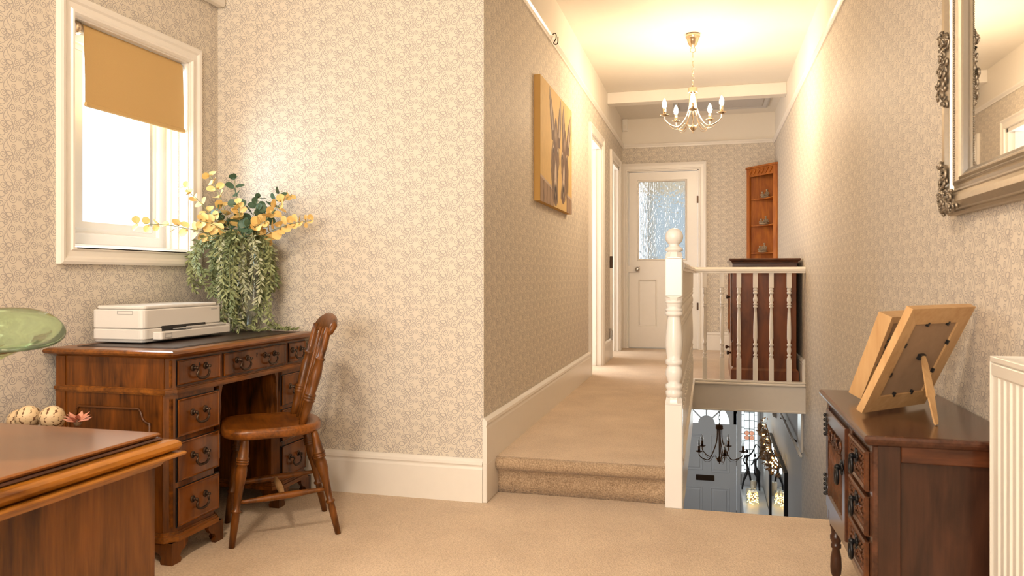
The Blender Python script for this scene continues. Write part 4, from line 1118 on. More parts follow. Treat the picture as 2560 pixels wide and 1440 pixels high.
# ------------------------------------------------------------------ chandeliers
def chandelier(name, lab, x, y, ztop, zb, R, metal, bulbmat, lit, rot, drop, hub_r=.05):
    """five-arm candle chandelier: ztop ceiling, zb bottom finial tip, drop = height of the arm hub above zb"""
    t = thing(name, lab, 'chandelier', (x, y, zb), 0)
    zh = zb + drop
    k_ = R / .215
    build(MB().lathe([(.001, ztop - .105), (.008, ztop - .105), (.014, ztop - .098), (.030, ztop - .080), (.042, ztop - .05), (.046, ztop - .028), (.052, ztop - .026), (.054, ztop - .018), (.052, ztop - .010), (.050, ztop), (.001, ztop)], 28, (x, y, 0)), 'ceiling_rose', metal, t)
    mb = MB()
    zc = ztop - .105
    mb.tube([(x + .019 * math.cos(a), y, zc - .014 + .019 * math.sin(a)) for a in [2 * PI * i / 16 for i in range(17)]], .003, 6)
    build(mb, 'ring', metal, t)
    z = zc - .034; n = max(3, int(round((z - zh - .03) / .034))); st = (z - zh - .03) / n
    for i in range(n):
        pts = []
        for q in range(15):
            a = 2 * PI * q / 14; hx = .0075 * math.cos(a); hz = (st * .62) * math.sin(a)
            pts.append((x + (hx if i % 2 else hx * .15), y + (hx * .15 if i % 2 else hx), z - st * (i + .5) + hz))
        build(MB().tube(pts, .0019, 5), 'chain_link', metal, t)
    mb = MB().lathe([(.001, .03), (.005, .03), (.006, .012), (.030 * k_, .010), (.034 * k_, .006), (.033 * k_, -.018), (.036 * k_, -.020), (.036 * k_, -.026), (.028 * k_, -.030), (.012, -.034), (.008, -.10), (.005, -drop + .07), (.001, -drop + .07)], 24, (x, y, zh))
    build(mb, 'hub', metal, t)
    mb = MB().lathe([(.001, 0), (.004, .002), (.005, .010), (.003, .014), (.008, .018), (.020 * k_, .026), (.029 * k_, .040), (.030 * k_, .052), (.026 * k_, .056), (.010, .060), (.006, .075), (.001, .075)], 20, (x, y, zb))
    build(mb, 'finial', metal, t)
    for i in range(5):
        a = rot + 2 * PI * i / 5; ca, sa = math.cos(a), math.sin(a)
        def P(r, dz): return (x + r * ca, y + r * sa, zb + dz)
        zd = .128 * k_
        pts = Q([P(.022 * k_, drop - .02), P(.026 * k_, drop - .12 * k_), P(.050 * k_, drop - .205 * k_), P(.105 * k_, zd - .075 * k_), P(.165 * k_, zd - .070 * k_), P(R * .98, zd - .035 * k_), P(R, zd)], 6)
        arm = build(MB().tube(pts, .0048 * k_, 7), 'arm', metal, t)
        pts = Q([P(.028 * k_, .05), P(.040 * k_, zd - .060 * k_), P(.060 * k_, zd - .055 * k_), P(.100 * k_, zd - .095 * k_), P(.150 * k_, zd - .095 * k_), P(.19 * k_, zd - .055 * k_)], 5)
        build(MB().tube(pts, .0018 * k_, 5), 'scroll_wire', metal, arm)
        c_ = (x + R * ca, y + R * sa, zb + zd)
        build(MB().lathe([(.001, -.006), (.008, -.006), (.020 * k_, -.002), (.033 * k_, .004), (.034 * k_, .007), (.012, .005), (.001, .005)], 20, c_), 'drip_pan', metal, arm)
        build(MB().lathe([(.0115, .004), (.0115, .052), (.009, .056), (.001, .056)], 14, c_), 'candle_tube', metal, arm)
        b = build(MB().lathe([(.007, .055), (.010, .058), (.0155, .072), (.0165, .082), (.0145, .096), (.008, .114), (.003, .124), (.001, .126)], 14, c_), 'bulb', bulbmat, arm)
        if not lit:
            build(MB().lathe([(.001, .06), (.003, .062), (.003, .085), (.001, .09)], 8, c_), 'filament', M['candle'], arm)
    return t
CHX, CHY = -.115, 5.78
chandelier('chandelier', 'lit five-arm brass candle chandelier hanging from the corridor ceiling', CHX, CHY, ZC, 2.06, .215, M['nickel'], M['bulb'], True, math.radians(-89), .33)
chandelier('chandelier', 'unlit dark bronze candle chandelier hanging in the hall downstairs', .10, 7.70, -.13, -.845, .222, M['hallbronze'], M['bulb_off'], False, math.radians(-6), .37)
# ------------------------------------------------------------------ banister
bn = thing('banister', 'white painted turned newel post and balusters around the stairwell', 'banister', (-.146, 3.33, 0))
def sq(mb, x, y, w, z0, z1, c=.004): mb.box(x - w / 2, x + w / 2, y - w / 2, y + w / 2, z0, z1, c)
def tongue(mb, x, y, w, z0, z1, up):
    """square block end rounded over to the turning (lamb's tongue)"""
    n = 5; vs = []
    for i in range(n + 1):
        t = i / n; z = (z0 + (z1 - z0) * t); r = w / 2 * math.sqrt(max(0, 1 - (t * .62) ** 2)); c = w / 2 * (1 - .42 * t)
        for k in range(8):
            a = PI / 8 + PI / 4 * k; q = w / 2 / math.cos(PI / 8) * (1 - .18 * t * t)
            px, py = q * math.cos(a), q * math.sin(a); cl = w / 2 * (1 - .14 * t * t)
            if t < .01: px, py = math.copysign(w / 2, px) if abs(px) > abs(py) else math.copysign(w / 2, px), math.copysign(w / 2, py)
            vs.append((x + px, y + py, z))
    mb.add(vs, [(i * 8 + k, i * 8 + (k + 1) % 8, (i + 1) * 8 + (k + 1) % 8, (i + 1) * 8 + k) for i in range(n) for k in range(8)] + [tuple(n * 8 + k for k in range(8))])
NWX, NWY, NW = -.146, 3.355, .074
mb = MB(); sq(mb, NWX, NWY, NW, -.0, .448, .004); tongue(mb, NWX, NWY, NW - .001, .447, .480, 1)
sq(mb, NWX, NWY, NW, .912, 1.078, .004); tongue(mb, NWX, NWY, NW - .001, 1.077, 1.103, 1); tongue(mb, NWX, NWY, NW - .001, .913, .886, 0)
r0 = NW / 2
mb.lathe([(r0 * .86, .470), (r0 * .97, .490), (r0 * .98, .500), (r0 * .80, .506), (r0 * .97, .514), (r0 * 1.0, .522), (r0 * .97, .530), (r0 * .66, .538), (r0 * .82, .550), (r0 * .98, .572), (r0 * .96, .592), (r0 * .80, .606), (r0 * .70, .612), (r0 * .98, .618), (r0 * 1.0, .627), (r0 * .97, .636), (r0 * .78, .642),
          (r0 * .90, .662), (r0 * 1.0, .70), (r0 * .98, .735), (r0 * .86, .785), (r0 * .74, .82), (r0 * .72, .826), (r0 * 1.0, .830), (r0 * 1.02, .836), (r0 * 1.0, .843), (r0 * .86, .846), (r0 * 1.0, .850), (r0 * 1.0, .857), (r0 * .80, .862), (r0 * .93, .872), (r0 * .97, .885), (r0 * .9, .900)], 32, (NWX, NWY, 0))
mb.lathe([(r0 * .8, .880), (r0 * 1.0, .882), (r0 * 1.02, .890), (r0 * .8, .9)], 32, (NWX, NWY, 0))
mb.lathe([(r0 * .9, 1.090), (r0 * .7, 1.10), (r0 * .72, 1.104), (r0 * 1.0, 1.110), (r0 * 1.02, 1.116), (r0 * .92, 1.122), (r0 * .60, 1.128), (r0 * .55, 1.134), (r0 * .62, 1.140), (r0 * .3, 1.143)], 32, (NWX, NWY, 0))
build(mb, 'newel_post', M['white'], bn)
build(MB().ball((NWX, NWY, 1.170), .0385, 28), 'ball_finial', M['white'], bn)
HR = [(-.030, 0), (-.030, .010), (-.034, .016), (-.034, .030), (-.024, .042), (0, .047), (.024, .042), (.034, .030), (.034, .016), (.030, .010), (.030, 0)]
BY = 6.035; RZ = 1.022
def handrail(pts):
    """mitred sweep of HR through horizontal points"""
    vs = []; n = len(HR); P = [Vector(p) for p in pts]
    for i, p in enumerate(P):
        d0 = (P[i] - P[i - 1]).normalized() if i else (P[1] - P[0]).normalized(); d1 = (P[i + 1] - P[i]).normalized() if i < len(P) - 1 else d0
        b = (d0 + d1).normalized(); s = Vector((b[1], -b[0], 0)); k = 1 / max(.3, s.dot(Vector((d1[1], -d1[0], 0))))
        for o, h in HR: vs.append(p + s * o * k + Vector((0, 0, h)))
    m = MB(); m.add(vs, [(i * n + j, i * n + (j + 1) % n, (i + 1) * n + (j + 1) % n, (i + 1) * n + j) for i in range(len(P) - 1) for j in range(n)] + [tuple(range(n)), tuple((len(P) - 1) * n + j for j in reversed(range(n)))])
    return m
build(handrail([(NWX + .01, NWY + NW / 2 - .002, RZ), (XS - .002, BY, RZ), (XR - .001, BY, RZ)]), 'handrail', M['gloss'], bn)
mb = MB(); mb.box(XS - .03, XS + .028, NWY + NW / 2, 6.0, .1875, .203, .003).box(XS - .03, XR - .001, BY - .028, BY + .028, .189, .2035, .003)
build(mb, 'base_rail', M['gloss'], bn)
bw = .034
def baluster():
    m = MB(); z0, z1 = .203, RZ + .002; h = z1 - z0
    sq(m, 0, 0, bw, 0, h * .205, .002); sq(m, 0, 0, bw, h * .86, h, .002)
    q = bw / 2
    pr = [(.205, .92), (.212, .96), (.225, .62), (.235, .92), (.245, .92), (.252, .6), (.262, .72), (.285, .96), (.305, .88), (.322, .60), (.328, .95), (.345, .95), (.350, .62), (.40, .92), (.50, .88), (.62, .68), (.675, .55), (.682, .92), (.694, .92), (.700, .6), (.706, .92), (.716, .92), (.722, .66), (.745, 1.0), (.765, .92), (.79, .58), (.802, .55), (.808, .95), (.824, .95), (.830, .66), (.838, .92), (.846, .92), (.852, .8), (.862, .9)]
    m.lathe([(q * b, h * a) for a, b in pr], 14)
    return m
proto = build(baluster(), 'baluster', M['gloss'], bn, local=True)
def put(o, x, y): o.location = Vector((x, y, .203)) - WL[bn.name]
xs_ = [-.030, .099, .223, .343, .458, .585]
put(proto, xs_[0], BY)
spots = [(x, BY) for x in xs_[1:]] + [(XS - .002, BY - .12 - .125 * k) for k in range(20)]
for x, y in spots:
    o = proto.copy(); S.collection.objects.link(o); o.parent = bn; put(o, x, y)
# ------------------------------------------------------------------ chest behind the balustrade and corner shelf
cs = thing('chest_of_drawers', 'tall mahogany chest standing behind the balusters, its side to the stairwell', 'chest of drawers', (.42, 6.62, ZU))
cx0, cx1, cy0, cy1 = .185, .655, 6.20, 7.05
build(MB().box(cx0, cx1, cy0, cy1, .27, 1.095, .004), 'carcase', M['chest'], cs)
mb = MB(); moulded_top(mb, cx0, cx1, cy0, cy1, [(-.02, ZU), (.016, ZU), (.016, .262), (.010, .270), (.004, .276), (.0, .282), (-.02, .282)]); build(mb, 'plinth', M['chest'], cs)
mb = MB(); moulded_top(mb, cx0, cx1, cy0, cy1, [(-.02, 1.07), (.004, 1.07), (.005, 1.075), (.005, 1.098), (.010, 1.102), (.012, 1.112), (.022, 1.118), (.028, 1.124), (.030, 1.132), (.026, 1.138), (-.02, 1.138)]); build(mb, 'chest_top', M['dark_x'], cs)
mb = MB()
for k in range(26):
    x = cx0 + .004 + k * .018; mb.box(x, x + .011, cy0 - .0085, cy0 - .004, 1.078, 1.094)
build(mb, 'dentil_strip', M['dark_x'], cs, kind='stuff')
def chest_knob(par, yy, z):
    build(MB().tube([(cx0 - .012, yy, z), (cx0 - .024, yy, z), (cx0 - .030, yy, z), (cx0 - .042, yy, z), (cx0 - .046, yy, z)], [.009, .007, .015, .017, .008], 12), 'knob', M['dark'], par)
d = build(MB().box(cx0 - .012, cx0 + .004, cy0 + .03, cy1 - .03, .285, .475, .003), 'drawer', M['flame'], cs)
chest_knob(d, cy0 + .17, .38); chest_knob(d, cy1 - .17, .38)
for a, b, ky in ((cy0 + .03, (cy0 + cy1) / 2 - .002, (cy0 + cy1) / 2 - .06), ((cy0 + cy1) / 2 + .002, cy1 - .03, None)):
    d = build(MB().box(cx0 - .012, cx0 + .004, a, b, .49, 1.06, .003).frame([(0, 0), (0, .006), (.03, .008), (.04, .002), (.04, 0)], a, b, .49, 1.06, 'X-', cx0 - .012), 'cupboard_door', M['flame'], cs)
    if ky: chest_knob(d, ky, .825)
sh = thing('corner_shelf', 'orange wood corner display shelf on the far wall above the chest', 'shelf', (.60, 8.60, .95))
SX, SY, SZ0, SZ1 = .405, 8.36, .95, 2.185       # on far wall from SX, on right wall from SY
build(MB().box(SX + .012, XR, YF - .012, YF - .002, SZ0, SZ1), 'back_board', M['teak'], sh)
build(MB().box(XR - .012, XR - .002, SY + .012, YF - .012, SZ0, SZ1), 'back_board', M['teak'], sh)
build(MB().prism([(SX, YF - .001), (SX + .02, YF - .001), (SX + .045, YF - .028), (SX + .028, YF - .045), (SX, YF - .02)], 'Z', SZ0, SZ1 - .01), 'side_stile', M['teak'], sh)
build(MB().prism([(XR - .002, SY), (XR - .02, SY), (XR - .045, SY + .028), (XR - .028, SY + .045), (XR - .002, SY + .02)], 'Z', SZ0, SZ1 - .01), 'side_stile', M['teak'], sh)
for z in (1.255, 1.555, 1.845):
    poly = [(SX + .02, YF - .012)] + [(SX + .03 + (XR - .02 - SX - .05) * t + .03 * math.sin(PI * t) , YF - .02 - (YF - SY - .05) * t + .05 * math.sin(PI * t)) for t in [i / 8 for i in range(9)]] + [(XR - .012, SY + .02), (XR - .012, YF - .012)]
    build(MB().prism(poly, 'Z', z - .011, z), 'shelf_board', M['teak'], sh)
build(MB().prism([(SX - .012, YF - .001), (SX - .012, YF - .022), (XR - .03, SY - .014), (XR - .001, SY - .014), (XR - .001, YF - .001)], 'Z', SZ1 - .012, SZ1 + .008), 'shelf_cornice', M['teak'], sh)
p0, p1 = Vector((SX + .02, YF - .03, 0)), Vector((XR - .03, SY + .02, 0)); d_ = (p1 - p0).normalized(); nn = Vector((-abs(d_[1]), -abs(d_[0]), 0)).normalized()
mb = MB()
q0, q1 = p0, p1; mb.add([q0 + Vector((0, 0, SZ1 - .10)), q1 + Vector((0, 0, SZ1 - .10)), q1 + Vector((0, 0, SZ1 - .01)), q0 + Vector((0, 0, SZ1 - .01)), q0 - nn * .012 + Vector((0, 0, SZ1 - .10)), q1 - nn * .012 + Vector((0, 0, SZ1 - .10)), q1 - nn * .012 + Vector((0, 0, SZ1 - .01)), q0 - nn * .012 + Vector((0, 0, SZ1 - .01))], [(0, 1, 2, 3), (7, 6, 5, 4), (0, 4, 5, 1), (1, 5, 6, 2), (2, 6, 7, 3), (3, 7, 4, 0)])
build(mb, 'frieze_board', M['teak'], sh)
for k in range(6):
    c = p0.lerp(p1, (k + .6) / 6.4) + nn * .006 + Vector((0, 0, SZ1 - .055))
    build(MB().tube([c - d_ * .022 + Vector((0, 0, -.028)), c - d_ * .004, c + d_ * .020 + Vector((0, 0, .028))], [.004, .013, .006], 8), 'gadroon', M['teak'], sh)
def figurine(x, y, z, lab, seed, tall):
    f = thing('figurine', lab, 'figurine', (x, y, z), 0, 'resin figurines on the corner shelf')
    rr = random.Random(seed)
    mb = MB().ball((x, y, z + .010), .052, 10, (1, .7, .22)); build(mb, 'figurine_base', M['pebble'], f)
    n = 3 if tall else 2
    for k in range(n):
        ox = (-.028, .018, .0)[k]; h = (.055, .085, .05)[k] * (1.0 if tall else .9)
        m = MB(); m.tube([(x + ox, y, z + .01), (x + ox + .003, y, z + h * .5), (x + ox, y, z + h * .85), (x + ox, y, z + h)], [.020, .017, .012, .005], 10)
        m.tube(Q([(x + ox - .010, y - .004, z + h * .8), (x + ox - .022, y - .02, z + h * .55), (x + ox - .002, y - .026, z + h * .5)], 4), .005, 6)
        m.tube(Q([(x + ox + .010, y - .004, z + h * .8), (x + ox + .022, y - .016, z + h * .6), (x + ox + .012, y - .028, z + h * .45)], 4), .005, 6)
        m.ball((x + ox, y - .003, z + h + .006), .0115, 10); m.ball((x + ox, y, z + h + .013), .012, 8, (1, 1, .5))
        build(m, 'figure', (M['pebble'], M['pebble'], M['dark'])[k] if not tall else M['pebble'], f)
    m = MB()
    for k in range(6): m.ball((x + rr.uniform(-.045, .045), y - .015, z + .022 + rr.uniform(0, .012)), rr.uniform(.006, .012), 7)
    build(m, 'rockwork', M['pebble'], f)
figurine(.59, 8.60, 1.845, 'small dark figurine group on the topmost shelf board', 1, False)
figurine(.578, 8.60, 1.555, 'small pale figurine group on the middle shelf board', 2, False)
figurine(.565, 8.60, 1.255, 'small figurine group with a taller figure on the lowest shelf board', 3, True)
# ------------------------------------------------------------------ ornate mirror
mr = thing('wall_mirror', 'large rectangular mirror with ornate antique silver frame on the papered wall', 'mirror', (.66, 1.65, 1.18))
MX = XR
my0, my1, mz0, mz1 = .85, 2.465, 1.175, 2.42
prof = [(0, 0), (0, .022), (.006, .026), (.010, .024), (.014, .034), (.030, .046), (.046, .044), (.058, .034), (.062, .036), (.066, .036), (.070, .026), (.078, .028), (.084, .034), (.090, .028), (.096, .020), (.102, .024), (.106, .018), (.116, .010), (.116, .004), (.116, 0)]
mb = MB(); mb.frame(prof, my0, my1, mz0, mz1, 'X-', MX); build(mb, 'mirror_frame', M['silver'], mr)
mb = MB(); mb.frame([(.106, 0), (.106, .013), (.112, .014), (.122, .006), (.122, 0)], my0, my1, mz0, mz1, 'X-', MX); build(mb, 'bevel_strip', M['chrome'], mr)
build(MB().box(MX - .006, MX - .003, my0 + .10, my1 - .10, mz0 + .10, mz1 - .10), 'mirror_glass', M['mirror'], mr)
mb = MB()
def beads(y0, y1, z0, z1, n):
    for k in range(n):
        t = (k + .5) / n; mb.ball((MX - .031, y0 + (y1 - y0) * t, z0 + (z1 - z0) * t), .0030, 5)
beads(my0 + .088, my1 - .088, mz0 + .088, mz0 + .088, 220); beads(my1 - .088, my1 - .088, mz0 + .088, mz1 - .088, 160)
build(mb, 'beading', M['silver_dark'], mr, kind='stuff')
def scroll(mb, cy, cz, r, turns, dr, ph, h, rad):
    pts = []
    n = int(14 * turns)
    for i in range(n + 1):
        t = i / n; a = ph + dr * 2 * PI * turns * t; q = r * (1 - .85 * t)
        pts.append((h - .010 * t, cy + q * math.cos(a), cz + q * math.sin(a)))
    mb.tube(pts, [rad * (1 - .4 * i / n) for i in range(n + 1)], 6)
def ornament(cy, cz, dy, dz, seed, size=1.0, corner=True):
    rr = random.Random(seed); m = MB(); h = MX - .046
    for k in range(16):
        u_, w_ = rr.uniform(0, 1), rr.uniform(-1, 1)
        yy = cy + (dy * u_ * .10 + (w_ * .022 if not corner else w_ * .02)) * size; zz = cz + (dz * u_ * .10 + w_ * .022) * size
        scroll(m, yy, zz, rr.uniform(.012, .024) * size, rr.uniform(.9, 1.6), rr.choice((-1, 1)), rr.uniform(0, 6), h + rr.uniform(-.004, .01), .0048 * size)
    for k in range(18):
        u_ = rr.uniform(0, 1); w_ = rr.uniform(-.024, .024)
        a = rr.uniform(0, 2 * PI); p = Vector((h + .004, cy + dy * u_ * .11 * size + w_, cz + dz * u_ * .11 * size + w_))
        m.leaf(p, Vector((-.35, math.cos(a), math.sin(a))), Vector((-1, 0, 0)), .020 * size, .013 * size, -.4)
    build(m, 'acanthus_ornament', M['silver_dark'], mr)
for (cy, cz, sy_, sz_, sd) in ((my1 - .035, mz0 + .035, -1, 1, 4), (my0 + .035, mz0 + .035, 1, 1, 5), (my1 - .035, mz1 - .035, -1, -1, 6), (my0 + .035, mz1 - .035, 1, -1, 7)):
    ornament(cy, cz, sy_, 0, sd); ornament(cy, cz, 0, sz_, sd + 10)
for cz in (1.60,):
    ornament(my1 - .035, cz, 0, 1, 21, .95); ornament(my1 - .035, cz, 0, -1, 22, .95)
ornament((my0 + my1) / 2, mz0 + .035, 1, 0, 31); ornament((my0 + my1) / 2, mz0 + .035, -1, 0, 32)
# ------------------------------------------------------------------ dark oak cabinet with carved drawers
kb = thing('oak_cabinet', 'dark carved oak cabinet on turned legs carrying the two photo frames', 'cabinet', (.53, 2.27, 0))
kx0, kx1, ky0, ky1, kz = .372, .672, 1.925, 2.625, .63
mb = MB()
poly = [(kx0 - .032, ky0 - .028), (XR - .023, ky0 - .028), (XR - .023, ky1 + .028), (kx0 - .032, ky1 + .028)]
moulded_top(mb, kx0, XR - .028, ky0, ky1, [(-.01, .604), (.006, .604), (.016, .608), (.022, .616), (.024, .622), (.022, .628), (.016, .630), (-.02, .630)])
build(mb, 'cabinet_top', M['dark_y'], kb)
build(MB().box(kx0 + .006, kx1, ky0 + .012, ky1 - .004, .24, .604), 'cabinet_body', M['dark'], kb)
mb = MB().box(kx0, kx0 + .06, ky0, ky0 + .02, .22, .604, .002); build(mb, 'corner_stile', M['dark'], kb)
build(MB().box(kx1 - .05, kx1 + .0005, ky0, ky0 + .02, .22, .603, .002), 'corner_stile', M['dark'], kb)
build(MB().box(kx0 + .06, kx1 - .05, ky0 + .002, ky0 + .018, .565, .604, .002), 'side_rail', M['dark_x'], kb)
build(MB().box(kx0 + .06, kx1 - .05, ky0 + .002, ky0 + .018, .22, .26, .002), 'side_rail', M['dark_x'], kb)
mb = MB().box(kx0 - .001, kx0 + .012, ky0 - .001, ky0 + .03, .2195, .603, .002).box(kx0 - .001, kx0 + .012, ky0 + .262, ky0 + .31, .24, .586, .002).box(kx0 - .001, kx0 + .012, ky1 - .03, ky1, .22, .603, .002)
mb.box(kx0 - .0005, kx0 + .012, ky0 + .031, ky1 - .031, .587, .603, .002)
build(mb, 'face_frame', M['dark_y'], kb)
def apron():
    pts = [(ky0 + .03, .262), (ky0 + .03, .225)]
    a, b = ky0 + .05, ky1 - .05
    pts += [(a, .205)] + [(a + (b - a) * t, .215 + .018 * math.sin(PI * t)) for t in [i / 12 for i in range(13)]] + [(b, .205), (ky1 - .03, .225), (ky1 - .03, .262)]
    return pts
build(MB().prism(apron(), 'X', kx0, kx0 + .014), 'apron', M['dark_y'], kb)
def ring_pull(par, x, y, z, s=1.0):
    mb = MB().ball((x - .003, y, z + .012 * s), .013 * s, 10, (.35, 1, 1.25))
    for k in range(6):
        a = PI / 3 * k; mb.ball((x - .003, y + .012 * s * math.cos(a), z + .012 * s + .016 * s * math.sin(a)), .0055 * s, 7, (.5, 1, 1))
    p = build(mb, 'handle_plate', M['iron'], par)
    mb = MB().ball((x - .014, y, z + .012 * s), .008 * s, 10)
    mb.tube([(x, y, z + .012 * s), (x - .014, y, z + .012 * s)], .005 * s, 8)
    mb.tube([(x - .016 - .004 * math.sin(a) * 0, y + .015 * s * math.sin(a), z + .012 * s - .020 * s + .021 * s * math.cos(a)) for a in [2 * PI * i / 20 for i in range(21)]], [.0032 * s + .0018 * s * abs(math.sin(PI * i / 20)) for i in range(21)], 8)
    build(mb, 'drop_handle', M['iron'], par)
for z0, z1 in ((.485, .580), (.378, .472), (.268, .364)):
    y0, y1 = ky0 + .036, ky0 + .256
    d = build(MB().box(kx0 - .004, kx0 + .012, y0, y1, z0, z1, .002).frame([(0, 0), (0, .010), (.004, .013), (.008, .010), (.010, .004), (.010, 0)], y0, y1, z0, z1, 'X-', kx0), 'drawer', M['carved'], kb)
    m = MB()
    n = 14
    for k in range(n):
        y = y0 + .018 + (y1 - y0 - .036) * k / (n - 1)
        m.ball((kx0 - .006, y, z1 - .016), .0058, 6, (.7, 1, .8)); m.ball((kx0 - .006, y, z0 + .016), .0058, 6, (.7, 1, .8))
    for e in (0, 1):
        for k in range(6):
            zz = z0 + .018 + (z1 - z0 - .036) * k / 5; yy = (y1 - .022) if e else (y0 + .022)
            m.tube([(kx0 - .004, yy - .010, zz - .004), (kx0 - .010, yy, zz), (kx0 - .004, yy + .010, zz + .004)], .003, 6)
    yc, zc_ = (y0 + y1) / 2, (z0 + z1) / 2
    for s in (-1, 1):
        for k in range(3):
            scroll(m, yc + s * (.028 + .024 * k), zc_ - .004, .013, 1.3, s, k, kx0 - .006, .0032)
            m.leaf(Vector((kx0 - .005, yc + s * (.02 + .024 * k), zc_ + .012)), Vector((-.1, s, .5)), Vector((-1, 0, 0)), .024, .012, -.4)
            m.leaf(Vector((kx0 - .005, yc + s * (.02 + .024 * k), zc_ - .016)), Vector((-.1, s, -.4)), Vector((-1, 0, 0)), .024, .012, -.4)
    build(m, 'carving', M['carved'], d, kind='stuff')
    ring_pull(d, kx0 - .008, yc, zc_)
y0, y1, z0, z1 = ky0 + .318, ky1 - .036, .268, .580
d = build(MB().box(kx0 - .002, kx0 + .011, y0 + .002, y1 - .002, z0 + .002, z1 - .002).frame([(0, 0), (0, .008), (.003, .010), (.042, .010), (.050, .003), (.050, 0)], y0, y1, z0, z1, 'X-', kx0), 'cupboard_door', M['dark_y'], kb)
m = MB()
for k in range(9):
    y = y0 + .065 + (y1 - y0 - .13) * k / 8; m.tube([(kx0 - .004, y, z0 + .055), (kx0 - .004, y, z1 - .10)], .006, 8)
for k in range(4):
    y = y0 + .085 + (y1 - y0 - .17) * k / 3; scroll(m, y, z1 - .075, .020, 1.4, (-1) ** k, k, kx0 - .006, .004)
build(m, 'linenfold_carving', M['carved'], d)
ring_pull(d, kx0 - .012, y0 + .022, .455, 1.1)
for zz in (.525, .335):
    m = MB().box(kx0 - .012, kx0 - .006, y1 - .02, y1 + .006, zz - .03, zz + .03, .002)
    for k in range(5): m.ball((kx0 - .012, y1 + .006, zz - .03 + .015 * k), .006, 7)
    for s in (-1, 1): m.ball((kx0 - .010, y1 - .022, zz + s * .02), .009, 7, (.5, 1, 1)); m.ball((kx0 - .010, y1 - .034, zz + s * .01), .006, 7, (.5, 1, 1))
    build(m, 'hinge', M['iron'], d)
LP0 = [(0, .012), (.012, .016), (.02, .018), (.03, .012), (.04, .011), (.05, .016), (.07, .0175), (.10, .0165), (.128, .011), (.132, .016), (.142, .016), (.146, .0125), (.158, .018), (.17, .018), (.176, .014), (.19, .016), (.2, .017), (.225, .018)]
LP = [(r, z) for z, r in LP0]
for x in (kx0 + .022, kx1 - .022):
    for y in (ky0 + .022, ky1 - .022):
        build(MB().lathe(LP, 16, (x, y, 0)).box(x - .02, x + .02, y - .02, y + .02, .218, .26, .003), 'turned_leg', M['dark'], kb)
build(MB().box(kx0 + .01, kx1 - .01, ky0 + .015, ky0 + .03, .05, .068, .003), 'foot_rail', M['dark_x'], kb)
